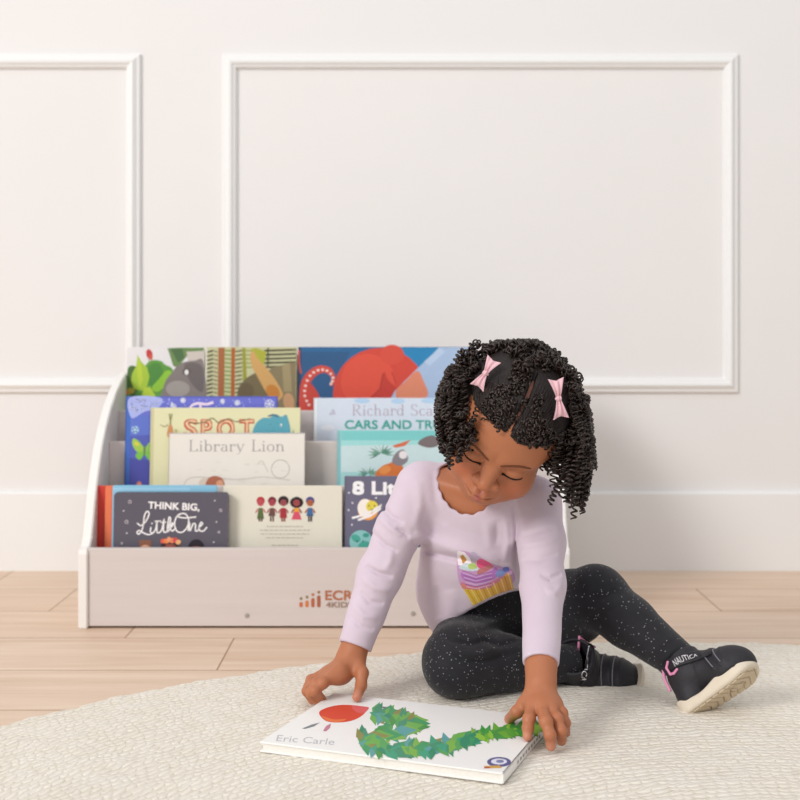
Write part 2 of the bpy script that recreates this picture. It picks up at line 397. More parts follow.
# ---- front tier (floor z=.035)
z1 = FLZ[0]
b, a, e = make_book(96.5, 190, 486, 2.391, .006, z1, 'd8402f', 'thin red book at the far left of the front tier, mostly hidden', BOOKGRP[0], lean=4); a.rect(97, 487, 104, 590, 'cc3a30'); a.build(b)
b, a, e = make_book(104.5, 196, 486.3, 2.383, .006, z1, 'e8714c', 'thin orange book between the red and the pale blue books', BOOKGRP[0], lean=4); a.rect(105, 487, 111, 590, 'e87a52'); a.build(b)
b, a, e = make_book(112, 216.5, 485.6, 2.373, .007, z1, '8cc4e0', 'pale blue book just behind the dark grey board book', BOOKGRP[0], round_r=.004, hard=False, lean=4)
a.rect(113, 488, 190, 491, '9fd0ea'); a.build(b)
b, a, e = make_book(113.5, 228, 492.6, 2.352, .012, z1, '5c5763', 'dark grey board book with white hand-lettered title and three heads', BOOKGRP[0], round_r=.0075, hard=False, lean=4)
W_ = 'f2eeee'
x = 147.5
a.text('THINK BIG,', 148, 508.5, 9.6, W_, width=51, bold=.28, rot=2.5)
def rel(pts, ox, oy, sx=1, sy=1): return [(ox+p[0]*sx, oy+p[1]*sy) for p in pts]
big = [
 [(137, 523), (141, 525.5), (146, 521), (149, 514), (147, 511.5), (144.5, 515), (143.5, 523), (142, 530), (139, 534), (137, 532.5), (139.5, 530.5), (144, 533), (149, 534.5), (153, 533)],
 [(151, 527), (150.5, 531.5), (152.5, 533), (155.5, 529.5), (157, 522), (157, 531.5), (159.5, 532.5), (162, 529), (164, 519), (163.5, 530.5), (166, 532), (168.5, 528), (170.5, 519.5), (169, 517.5), (167.5, 527), (168, 531.5), (170, 529), (173, 524.5), (172, 523), (170.5, 528), (172.5, 531), (176, 527.5)],
 [(181, 514), (176.5, 517), (174.5, 524), (177, 531), (182.5, 532), (187.5, 526.5), (188.5, 519), (185, 514), (180, 514), (177.5, 516.5), (185, 518), (196, 517)],
 [(188, 531), (189.5, 522.5), (190, 531), (193, 524), (195.5, 524.5), (195.5, 530.5), (198, 530.5), (199.5, 527), (202.5, 524), (201, 522.5), (199, 527), (200.5, 531), (204, 530.5), (207, 527)],
]
for s_ in big:
    a.stroke([(p[0], p[1]) for p in smooth_pts([(q[0], q[1], 0) for q in s_], 6)], 1.35, W_)
a.stroke([(154.5, 521.4), (160.8, 521)], 1.1, W_); a.stroke([(160.5, 522.5), (166, 522.2)], 1.1, W_); a.poly(ell(152, 523.5, .8, .8, n=8), W_)
for sx_, sy_, r_ in ((129.5, 502, 2.2), (126.5, 522, 2.3), (220.5, 510.5, 1.8), (122, 543, 1.3), (219, 532, 1.4)):
    st_ = []
    for k in range(10):
        t_ = math.radians(36*k-90); q = r_ if k % 2 == 0 else r_*.45; st_.append((sx_+q*math.cos(t_), sy_+q*math.sin(t_)))
    a.stroke(st_+[st_[0]], .55, 'cfc8cc')
for sx_, sy_ in ((123.5, 511), (214.5, 500.8), (216.5, 522), (127, 533), (214, 542), (118.5, 549)): a.poly(ell(sx_, sy_, .8, .8, n=8), 'd8d2d6')
for hx, hy, hr, sk, hc in ((145.5, 546, 5.5, 'd9a288', '8a5a44'), (170.5, 547, 7.5, '9a5244', '30202a'), (196.5, 548, 6.5, '7a4438', '231c24')):
    a.poly(ell(hx, hy-.5, hr+1.5, hr+1.8), hc) if hr > 6 else a.rect(hx-6, 540, hx+6, 560, hc)
    a.poly(ell(hx, hy+4, hr, hr), sk)
for k, cc in enumerate(('e8604c', 'f08a4c', 'f2a07a', 'e88a5a', 'd84a54', 'f0b47a')):
    a.poly(ell(163.5+k*3, 541.5-2.2*math.sin(math.pi*(k+.5)/6)+(k % 2), 2.8, 2.4, k*30, 12), cc)
a.build(b)
b, a, e = make_book(222, 342, 486.2, 2.374, .014, z1, 'e5dfcf', 'cream book with five small children drawn in a row above text', BOOKGRP[0], lean=4, page='d9cfbc')
for k, (cx, hair, body, leg_, skn) in enumerate(((260.5, 'b8343a', '5d6b3c', '4a3a34', 'c0505a'), (272, '7a2430', '6e4a44', '5e4038', 'a8424e'), (283.3, '2c1c20', 'a83038', '8a3a34', '9a4a4e'), (296.5, '241a1c', 'e8a03a', 'd8506a', 'a04448'), (310, '4a4a8a', '3f6aa0', '3a3436', 'b0603a'))):
    a.poly([(cx-2, 508), (cx+2, 508), (cx+3.6, 516 if k not in (0,) else 519), (cx-3.6, 516 if k else 519)], body)
    if k == 3: a.poly([(cx-2.4, 512), (cx+2.4, 512), (cx+5, 519.5), (cx-5, 519.5)], leg_); a.poly(ell(cx, 502.6, 6.6, 5.4), hair)
    else: a.rect(cx-2, 515 if k else 518, cx-.4, 521.5, leg_); a.rect(cx+.4, 515 if k else 518, cx+2, 521.5, leg_)
    if k in (2,): a.poly([(cx-3, 511), (cx+3, 511), (cx+3.6, 518), (cx-3.6, 518)], body)
    a.poly(ell(cx, 501, 4.2 if k != 2 else 5.3, 4.1 if k != 2 else 4.8), hair); a.poly(ell(cx, 503, 3.3, 3.3), skn)
    for q in (-1.2, 1.2): a.poly(ell(cx+q, 502.6, .45, .45, n=6), '20181a')
    a.stroke([(cx-2.6, 509), (cx-5, 513)], 1.2, skn); a.stroke([(cx+2.6, 509), (cx+5, 513)], 1.2, skn)
for k, ww in enumerate((36, 50, 48, 38, 0, 26)):
    if ww:
        xx = 285-ww/2; yy = 526+k*3.7
        while xx < 285+ww/2:
            q = RND.uniform(2, 5); a.rect(xx, yy, min(xx+q, 285+ww/2), yy+.7, 'b9b2a6', True); xx += q+1
a.build(b)
b, a, e = make_book(344.5, 452, 476.5, 2.372, .012, z1, '6d6a80', 'slate purple book showing an 8 and cartoon planets, beside the sleeve', BOOKGRP[0], lean=4)
a.text('8 Little', 353, 494.2, 17.5, 'f6f4f6', width=66, bold=.75)
a.text('Planets', 356, 0, 1, 'f6f4f6', width=1) if False else None
a.poly(ell(368, 510, 10.2, 10.2), 'f2a455'); a.poly(ell(365, 508, 7.5, 9), 'f8efe6'); a.poly(ell(372, 506.5, 6, 5.6), 'e6d350')
a.stroke([(352, 518), (358, 516.5), (366, 514), (374, 510), (382, 505), (380, 509), (370, 516), (358, 520)], 2.2, 'f6f2f2')
for q in (369, 374.5): a.poly(ell(q, 506, .8, .9, n=8), '3a3040')
a.stroke([(370.5, 509), (372, 510), (373.5, 509)], .6, '3a3040')
a.poly(ell(361, 541.5, 11.5, 11.5), '8ec9c6'); a.poly(ell(356, 538, 5, 3.5, 30), '4fae9c'); a.poly(ell(364, 545, 6, 4, -20), '4fae9c'); a.poly(ell(366, 535, 3.2, 2.2), '3f9c8c')
for q in (357, 363): a.poly(ell(q, 541, .8, .9, n=8), '2c3440')
for sx_, sy_ in ((349, 493), (352.5, 503), (352, 524.5), (378, 520), (348.5, 510), (376, 498), (385, 530)): a.poly(ell(sx_, sy_, .9, .9, n=8), 'efeaf2')
a.build(b)
# ---- second tier
z2 = FLZ[1]
b, a, e = make_book(125, 277, 396.6, 2.4745, .012, z2, '5560b8', 'tall violet blue book with snowflakes and a lime green butterfly', BOOKGRP[1])
a.rect(126, 398, 130, 640, '3f6cc0'); a.rect(130, 398, 276, 416, '6a6fcc'); a.poly([(130, 415), (200, 415), (210, 432), (130, 436)], '5f74cc')
a.poly([(150, 434), (168, 433), (168, 446), (156, 444)], '5a48a4'); a.poly([(140, 447), (170, 444), (170, 458), (150, 462)], '4a7fd6'); a.poly([(130, 458), (170, 462), (170, 490), (130, 490)], '4a4ea4')
a.poly(smooth_pts([(129, 398, 0), (160, 398, 0), (158, 408, 0), (144, 412, 0), (131, 418, 0)], 5, True), 'a9b3ea')
for _ in range(60): a.poly(ell(RND.uniform(130, 172), RND.uniform(399, 412), RND.uniform(.4, 1.4), RND.uniform(.4, 1.1), n=7), RND.choice(('e8ecfa', 'd8def6', 'c2ccf2')), True)
for _ in range(24): a.poly(ell(RND.uniform(175, 274), RND.uniform(398, 408), .5, .5, n=6), 'cfd6f4', True)
def flake(cx, cy, r, cl='eef0fc', n=6):
    for k in range(n):
        t = math.pi*2*k/n+.2; a.stroke([(cx, cy), (cx+r*math.cos(t), cy+r*math.sin(t))], .8, cl, k > 0)
        for q in (-.5, .5): a.stroke([(cx+.6*r*math.cos(t), cy+.6*r*math.sin(t)), (cx+r*math.cos(t+q), cy+r*math.sin(t+q))], .5, cl, True)
flake(269, 404.5, 5); flake(222, 401.5, 2.4); flake(237, 403.2, 2.8); flake(182.5, 400.5, 2.6); flake(135, 430, 4, 'bfe4ea', 5); flake(173, 407, 3)
for s_ in ([(189, 409.5), (192, 405.5), (198, 403.6), (206, 404.6), (213, 402.6)], [(200, 404), (200, 414), (198, 424)], [(199, 411), (207, 410)]):
    a.stroke([(p[0], p[1]) for p in smooth_pts([(q[0], q[1], 0) for q in s_], 5)], 2.6, 'ead6ec')
a.text('airies', 212, 424, 24, 'ead6ec', width=52, bold=.4)
for s_ in (-1, 1):
    a.poly(smooth_pts([(144.8, 450, 0), (144.8+s_*5, 442, 0), (144.8+s_*11, 438.5, 0), (144.8+s_*12.5, 443, 0), (144.8+s_*9.5, 450, 0), (144.8+s_*4, 453, 0)], 5, True), '9fc94e' if s_ < 0 else '8ec257')
    a.poly(smooth_pts([(144.8, 452, 0), (144.8+s_*6, 452, 0), (144.8+s_*9, 456, 0), (144.8+s_*5, 460, 0), (144.8+s_*2, 457, 0)], 5, True), '7cc04c')
    a.poly(ell(144.8+s_*8, 444, 3, 1.8, -s_*35, 12), 'd6cf52')
a.poly(ell(144.8, 450, 1.1, 5.5, n=10), '6a7f5c')
a.poly(smooth_pts([(162, 464, 0), (167, 458, 0), (171, 462, 0), (169, 470, 0), (164, 468, 0)], 4, True), 'bfe0da'); a.poly(ell(163, 465, 2, 2.4), '4fa08a')
a.stroke(smooth_pts([(154, 485, 0), (158, 481, 0), (163, 483, 0), (168, 479, 0)], 5), 2.2, 'e8eaf6'); a.poly(ell(140, 484, 2.5, 3), 'd8856a')
a.build(b)
b, a, e = make_book(150, 300, 408, 2.4585, .010, z2, 'e0ddb4', 'pale yellow book with red outlined title and a blue elephant', BOOKGRP[1])
a.rect(150.5, 408.5, 153.5, 520, 'cfc99c')
for ch, cx, wd in (('S', 184.5, 12), ('P', 201.5, 9.5), ('O', 217.5, 16), ('T', 240, 13)):
    a.text(ch, cx, 437.5, 25, 'c0402f', width=wd, bold=1.0); a.text(ch, cx+.3, 437.3, 25, 'e6bf98', width=wd)
a.stroke(smooth_pts([(188, 422, 0), (197, 423.5, 0), (205, 422, 0), (212, 418.5, 0), (219, 423, 0), (228, 419, 0), (236, 422, 0), (250, 419, 0)], 5), .9, '6a6a40')
a.poly(smooth_pts([(252, 436, 0), (255, 425, 0), (262, 418.5, 0), (270, 418, 0), (275, 414.5, 0), (281, 417, 0), (287, 416.5, 0), (288, 440, 0), (254, 445, 0)], 6, True), '5aa2b4')
a.stroke([(268, 416.5), (273, 415), (278, 417)], 1.6, '4a6a80'); a.poly(ell(281, 425.5, 1, 1.6, n=9), 'eef0ea'); a.poly(ell(281.2, 426, .5, .7, n=8), '2c3a44')
for q in ((270, 425), (274, 428), (277, 423)): a.poly(ell(q[0], q[1], .6, .5, n=6), '3f7f92')
a.stroke([(169, 414), (170, 421), (170, 428)], 1.2, '8a8a58'); a.stroke([(171.5, 414), (170.5, 420)], .9, '8a8a58'); a.poly(smooth_pts([(167, 436, 0), (169, 425, 0), (172, 427, 0), (173, 437, 0)], 4, True), 'cc8e5c')
a.stroke([(160, 425), (164, 427), (168, 425)], .8, '9a9468'); a.stroke([(291, 436), (293, 430), (294, 437)], .9, '7f9a58'); a.text('&', 174, 434, 7, 'b9b480')
a.build(b)
b, a, e = make_book(168.5, 304.5, 433.2, 2.440, .011, z2, 'e9e3da', 'off-white book with grey serif title and a faint pencil drawing', BOOKGRP[1])
a.stroke([(169, 433.8), (304, 433.8)], .5, '8a8494')
serif(a, 'Library Lion', 188.5, 451.5, 11.3, 'a7a1a1', wt=.12, width=97)
lc = 'cdc6bd'
a.stroke(ell(280.5, 469, 9, 9, n=28)+[(289.5, 469)], .8, 'bdb6ae')
a.stroke(smooth_pts([(184, 486, 0), (187, 480, 0), (196, 477, 0), (215, 478, 0), (240, 479.5, 0), (262, 477, 0), (290, 480, 0)], 5), 1, lc)
a.stroke(smooth_pts([(258, 464, 0), (262, 461, 0), (266, 468, 0), (268, 472, 0)], 4), .8, lc)
for k in range(26): 
    xx = RND.uniform(196, 286); yy = RND.uniform(462, 485); a.stroke([(xx, yy), (xx+RND.uniform(3, 8), yy+RND.uniform(-1.5, 1.5))], .6, 'dad4cb', True)
a.poly(ell(206, 483, 7, 5), 'd9cbbc'); a.poly(smooth_pts([(207, 487, 0), (208, 479, 0), (214, 476, 0), (222, 478, 0), (224, 486, 0)], 5, True), 'b06a50'); a.poly(ell(220, 485, 4, 5), 'd9a080')
a.build(b)
b, a, e = make_book(337, 470, 430.3, 2.452, .010, z2, 'a9d6d6', 'pale teal book with green leaves and an orange bird', BOOKGRP[1])
a.rect(337.5, 431, 340.5, 560, '86bfc4'); a.rect(341, 431, 469, 440.5, '7fcccb'); a.rect(341, 440.5, 469, 446, 'a2dcda'); a.poly([(341, 446), (469, 444), (469, 474), (341, 472)], 'cbe0e2'); a.rect(341, 472, 469, 500, 'a6d4d4')
for cx, cy, r_, n_ in ((381, 454, 14, 11), (368, 474, 11, 9), (395, 440.5, 0, 0)):
    for k in range(n_):
        t = math.radians(150+k*(240/n_)); a.poly([(cx, cy-.6), (cx+r_*.5*math.cos(t)-.8*math.sin(t)*1.5, cy+r_*.5*math.sin(t)*.7+1), (cx+r_*math.cos(t), cy+r_*.75*math.sin(t)), (cx+r_*.5*math.cos(t), cy+r_*.35*math.sin(t)-1.2)], RND.choice(('5c8f7c', '6fa08a', '47796a')), k > 0)
a.poly(smooth_pts([(376, 476, 0), (381, 467, 0), (390, 463, 0), (400, 460, 0), (402, 476, 0)], 5, True), 'd9763c'); a.poly(ell(385, 470, 6, 4, -20), 'e8924e')
a.poly(smooth_pts([(392, 462, 0), (396, 453, 0), (404, 450, 0), (408, 460, 0), (400, 466, 0)], 5, True), '8a8288'); a.poly([(392, 446), (411, 440), (405, 446), (396, 448)], 'd8704a')
a.poly(smooth_pts([(418, 444, 0), (424, 438, 0), (434, 436, 0), (440, 444, 0), (430, 448, 0)], 5, True), '7a7070'); a.poly(ell(403, 455, 4, 4), 'ece4e4')
a.stroke([(372, 470), (369, 480)], 1.2, '7f9a8c'); a.build(b)
# ---- third tier
z3 = FLZ[2]
b, a, e = make_book(313.5, 470, 398.2, 2.552, .012, z3, 'd3dcea', 'large pale blue book with green capital title beside the girl', BOOKGRP[2])
a.rect(314, 399, 317, 500, 'eef2f6'); a.rect(317.5, 398.8, 469, 500, 'd9e1ee')
serif(a, "Richard Scarry's", 352, 415.8, 11.2, 'b9a6b4', wt=.11, width=112)
a.text('CARS AND TRUCKS', 345, 429, 12.2, '3fa596', width=122, bold=.32)
for cx, cy, rx_ in ((362, 401, 8), (398, 401.5, 7), (430, 401, 9)): a.poly(ell(cx, cy, rx_, 2.6), 'b6d3ee')
for cx, cy in ((333, 411), (334, 413.5), (331, 414)): a.poly(ell(cx, cy, 1.8, 1.4, n=10), 'c3bfd4')
a.poly(ell(328, 428, 7, 3), 'e6e9f2'); a.build(b)
# ---- top tier
z4 = FLZ[3]
b, a, e = make_book(126.5, 204.3, 347.3, 2.645, .010, z4, 'e6e2e2', 'picture book with bright green leaves and a grey animal head', BOOKGRP[3], round_r=.008, hard=False)
Y1 = 418
a.poly(smooth_pts([(127, Y1, 0), (127, 374, 0), (131, 366, 0), (142, 368, 0), (150, 361, 0), (160, 361, 0), (165, 365, 0), (172, 369, 0), (173, 380, 0), (170, Y1, 0)], 5, True), '5f9a3c')
a.poly(smooth_pts([(127.5, 372, 0), (132, 366, 0), (138, 372, 0), (136, 395, 0), (128, 392, 0)], 5, True), '4a6a34')
a.poly(smooth_pts([(145, 372, 0), (152, 364, 0), (160, 365, 0), (164, 378, 0), (156, 386, 0), (148, 384, 0)], 5, True), '4d8a3a')
a.poly([(137, 355), (141, 362), (147, 368), (149.5, 377), (147, 387), (142, 391), (134, 389), (131, 381), (132, 374), (136, 366)], 'a8c63a')
a.poly([(137, 357), (141, 366), (143, 380), (140, 388), (137, 375)], 'bccf3e')
a.poly(smooth_pts([(160, 378, 0), (166, 371, 0), (172, 373, 0), (168, 383, 0), (158, 392, 0), (152, 388, 0)], 5, True), '8fc238')
a.poly([(144, 388), (150, 387), (156, 396), (150, 400), (142, 396)], 'b6ce3c'); a.poly(ell(131, 391, 4, 3), 'a89a34'); a.poly(ell(127.8, 392.5, 2, 2), 'cc7a34')
a.poly(ell(149, 354.5, 3.1, 5.2, -15), 'c43d3c'); a.poly(ell(150.5, 357.5, 1.5, 3, -15), 'd0573f'); a.stroke([(148, 359.5), (151, 366)], .7, '7a9a4a')
a.poly([(167, 348.5), (178, 348), (196, 348), (203.5, 348), (203.5, 351), (186, 352), (187, 356), (182, 362), (179, 369), (173, 366), (170, 357)], '6c8a50'); a.poly([(170, 349), (182, 349), (184, 358), (178, 363)], '4f6e44')
a.poly([(186, 352), (203.8, 351), (203.8, 372), (188, 362)], 'cfc4ba')
a.poly(smooth_pts([(160, Y1, 0), (164, 386, 0), (171, 374, 0), (180, 364, 0), (194, 361, 0), (203.5, 364, 0), (203.8, Y1, 0)], 6, True), '867c78')
a.poly(smooth_pts([(184, 366, 0), (195, 363, 0), (203, 370, 0), (203, 392, 0), (192, 384, 0)], 6, True), '6f6664'); a.poly(ell(178, 389, 12, 8), 'a39a94'); a.poly(ell(186.5, 372, 4, 3.4), '5a5250'); a.poly(ell(186.5, 372.5, 2, 2.6), 'f0ebe6')
a.build(b)
b, a, e = make_book(205.2, 296.6, 347.3, 2.645, .010, z4, 'd6cfa8', 'picture book with a striped woven cage pattern and a tan arm', BOOKGRP[3], hard=False)
a.rect(205.4, 347.6, 296.4, Y1, 'c9c79c'); a.rect(205.4, 347.6, 206.4, Y1, 'efeae2')
for k in range(15):
    yy = 350+k*4.1
    a.poly([(207, yy+1.6), (213, yy), (213, yy+1.9), (207, yy+3.5)], '4a4438', k > 0); a.poly([(213.5, yy+.6), (217.5, yy+1.6), (217.5, yy+3.1), (213.5, yy+2.1)], '8a7a5a', True)
    a.poly([(224.5, yy), (231, yy+.5), (231, yy+2.1), (224.5, yy+1.6)], '7d9a50', True); a.poly([(235, yy+1.2), (242, yy), (242, yy+1.6), (235, yy+2.7)], '5f5a3a', True)
    if k < 5: a.poly([(243, yy), (262, yy+1), (262, yy+2.5), (243, yy+1.6)], '9aa352', True); a.poly([(264, yy), (296, yy-1), (296, yy+1), (264, yy+2.2)], '54503c', True)
a.rect(218, 348, 224.4, Y1, 'a8683c'); a.rect(231, 348, 234.8, Y1, 'b0602e'); a.poly([(242, 348), (245, 348), (247, 382), (243, 384)], '9a9a32'); a.rect(267, 348, 268.6, 366, '4c5030')
a.poly([(250, 350), (255, 348), (266, 352), (264, 366), (256, 368)], 'aeb03c')
a.poly(smooth_pts([(236, Y1, 0), (240, 388, 0), (250, 376, 0), (268, 370, 0), (284, 380, 0), (290, Y1, 0)], 6, True), '75684a')
a.poly([(270, 368), (296, 362), (296.3, Y1), (276, Y1)], '8a7c5c'); a.poly([(282, 366), (290, 363), (292, 392), (284, 392)], 'a3936c')
a.poly(smooth_pts([(250, 356, 0), (253, 351, 0), (258, 359, 0), (268, 370, 0), (278, 384, 0), (283, 396, 0), (274, 402, 0), (266, 392, 0), (258, 378, 0), (252, 367, 0)], 6, True), 'd2a464'); a.poly(ell(273, 392, 8, 6, 50), 'c88238')
a.poly(ell(289, 402, 5.5, 9, -10), 'c79a72'); a.poly(ell(246, 391, 8, 8), '6a5c42'); a.build(b)
b, a, e = make_book(298, 476, 347.2, 2.642, .013, z4, '2c557e', 'wide blue book with a big red rounded shape and curled tentacle', BOOKGRP[3])
a.rect(298.3, 347.6, 301, 460, '2a3e60'); a.poly([(301, 347.6), (475, 347.6), (475, 460), (301, 460)], '2c6696'); a.poly([(395, 347.6), (475, 347.6), (475, 400), (395, 400)], '2a84b8'); a.poly([(301, 352), (350, 352), (336, 380), (340, 400), (301, 400)], '2f5a86', False)
a.poly(ell(380, 394, 47, 46), 'd2493a'); a.poly(ell(368, 382, 27, 28), 'dc5340'); a.poly(ell(392, 355, 12, 10), 'd65040')
a.poly(smooth_pts([(370, 398, 0), (380, 390, 0), (384, 372, 0), (388, 380, 0), (396, 388, 0), (402, 398, 0), (386, 404, 0)], 5, True), 'c23f34')
a.stroke([(372, 397), (380, 389), (383, 374)], 1, '9c2f2c'); a.stroke([(392, 372), (396, 384)], 1, 'b23a32')
a.poly([(475, 347.6), (439, 347.6), (430, 357), (417, 369), (395, 391), (390, 400), (475, 400)], 'a9bfdd')
a.poly(smooth_pts([(396, 391, 0), (406, 381, 0), (417, 371, 0), (423, 380, 0), (427, 397, 0), (400, 400, 0)], 4, True), 'dd8a6c'); a.poly([(424, 362), (440, 348), (445, 352), (430, 366)], 'b9cce6')
a.stroke(smooth_pts([(299, 350, 0), (298.8, 362, 0), (301, 374, 0)], 4), 2, 'c0504a')
a.poly(smooth_pts([(301, 415, 0), (300, 388, 0), (306, 374, 0), (318, 366, 0), (330, 368, 0), (335.5, 377, 0), (334, 384, 0), (330, 386, 0), (331, 378, 0), (325, 373, 0), (316, 376, 0), (309, 386, 0), (308, 396, 0), (312, 406, 0), (316, 415, 0)], 6, True), 'd04c40')
a.poly(smooth_pts([(308, 384, 0), (316, 390, 0), (320, 400, 0), (318, 415, 0), (306, 415, 0)], 5, True), 'c8463c')
sp = smooth_pts([(309, 405, 0), (305, 396, 0), (305.5, 386, 0), (310, 376, 0), (318, 370.5, 0), (327, 371, 0), (333, 378, 0), (331, 384, 0)], 4)
for k in range(0, len(sp), 2): a.poly(ell(sp[k][0], sp[k][1], 1.5, 1.3, n=9), 'f0d8d0', k > 0)
a.build(b)

# ------------------------------------------------------------------ the open-air book on the rug
TOPZ = RT+.0022
def G(px, py, z=TOPZ):
    D = FPX*(EYE-z)/(py-HOR); return Vector(((px-400)*D/FPX, D, z))
p1 = G(260, 752); p2 = G(503.5, 784.5)
ax = (p2-p1).normalized(); ang = math.atan2(ax.y, ax.x); WB = (p2-p1).length; HB = .231; TB = .0135
fb = empty('picture_book', p1, 'large white picture book lying closed on the rug under her hands', 'book'); fb.rotation_euler = (0, 0, ang)
c = .0024; cw = mat('f3f1ee', .35, .015, 30)
bm = bmesh.new(); add_box(bm, (0, 0, 0), (WB, HB, c), .0007); add_box(bm, (0, 0, TB-c), (WB, HB, TB), .0007); add_box(bm, (WB-c, 0, 0), (WB, HB, TB), .0007); link_bm('cover', bm, [cw], fb)
bm = bmesh.new(); add_box(bm, (.003, .003, c), (WB-c, HB-.003, TB-c)); link_bm('page_block', bm, mat('ece8e1', .8, .1, 500), fb)
R2i = Matrix.Rotation(-ang, 3, 'Z')
def bk(u, v, k):
    """photo position -> point on the top board"""
    g = R2i @ (G(u, v, p1.z+TB)-Vector((p1.x, p1.y, p1.z+TB))); return (g.x, g.y, TB+.0001+k)
a = Art(bk, .000004)
leaf = ['3f9a62', '57a35a', '2f8a66', '6cae4e', '3da07c', '4a9448', '7db24a', '43906e', '5aa0a0', '8a8a4a']
# a plain garland of overlapping leaves
path = smooth_pts([(372, 714, 0), (392, 716, 0), (408, 724, 0), (392, 731, 0), (362, 739, 0), (376, 748, 0), (405, 749, 0), (440, 746, 0), (468, 738, 0), (492, 733, 0), (516, 730, 0), (538, 727, 0)], 5)
for k, p in enumerate(path):
    if 15 <= k <= 19 and False: continue
    r_ = 21 if k < 40 else 17
    for q in range(3):
        t = RND.uniform(-.5, .5)+(-1.35 if q == 0 else 1.35 if q == 1 else .2)
        lx, ly = p[0]+RND.uniform(-3, 3), p[1]+RND.uniform(-1.5, 1.5)
        dx, dy = math.cos(t)*r_*1.15, math.sin(t)*r_*.62
        dy *= .92
        n_ = Vector((-dy, dx))*.34
        a.poly([(lx-dx*.15, ly-dy*.15), (lx+dx*.35+n_.x, ly+dy*.35+n_.y*.7), (lx+dx, ly+dy), (lx+dx*.35-n_.x, ly+dy*.35-n_.y*.7)], RND.choice(leaf) if k < 42 else RND.choice(('57a33a', '6cae3a', '3f9a42', '8cc040', '4a9448')))
a.build(fb, 'leaf_garland_print'); a = Art(bk, .000004)
# a plain red apple-like disc
a.poly(smooth_pts([(319, 713, 0), (326, 708, 0), (340, 705, 0), (356, 705.5, 0), (366, 708, 0), (364, 714, 0), (354, 720, 0), (340, 722.5, 0), (326, 721, 0)], 5, True), 'd8452c')
a.poly(smooth_pts([(352, 706, 0), (364, 706.5, 0), (369, 708, 0), (364, 713, 0), (356, 712, 0)], 4, True), 'dd6060')
a.poly(smooth_pts([(322, 716, 0), (334, 719.5, 0), (346, 719, 0), (340, 722, 0), (328, 721, 0)], 4, True), 'e8743a')
a.poly([(302, 728.5), (312, 724.5), (320, 722.5), (314, 726.5), (305, 729)], '7a7f86'); a.poly([(323, 731), (326, 726), (331, 723.5), (330, 728), (326, 731.5)], 'c27a92')
a.build(fb, 'red_oval_print'); a = Art(bk, .000004)
for q in ((384, 707.5), (396, 710.5), (407, 712), (415, 715.5)): a.poly([(q[0]-3, q[1]-1), (q[0]+3, q[1]-.6), (q[0]-.5, q[1]+1.2)], '77646c', True)
a.text('Eric Carle', 276, 741, 9, 'bcbcc2', width=58, rot=4, shear=.2)
a.build(fb, 'title_print'); a = Art(bk, .000004)
a.poly(ell(499, 762, 12, 5), '5b5a8c'); a.poly(ell(499, 761.6, 8, 3), 'dfe0ee'); a.poly(ell(500, 761.4, 4, 1.6), '7d7fa8'); a.poly([(484, 766), (500, 765.5), (502, 768), (485, 768.5)], 'd0a048'); a.rect(484, 767, 490, 768.4, 'b85040')
a.build(fb, 'seal_print')
# small grey lettering on the spine
sp_ = Art(lambda u, v, k: (WB+.0002+k, u, v)); sp_.text('PICTURE', .12, .004, .006, '9a968f', flip=1, width=.03) if False else None
for k in range(9):
    u0 = .06+k*.013; sp_.rect(u0, .0045, u0+.007, .0085, '8f8b86' if k % 3 else 'a39e98')
sp_.build(fb, 'spine_print')
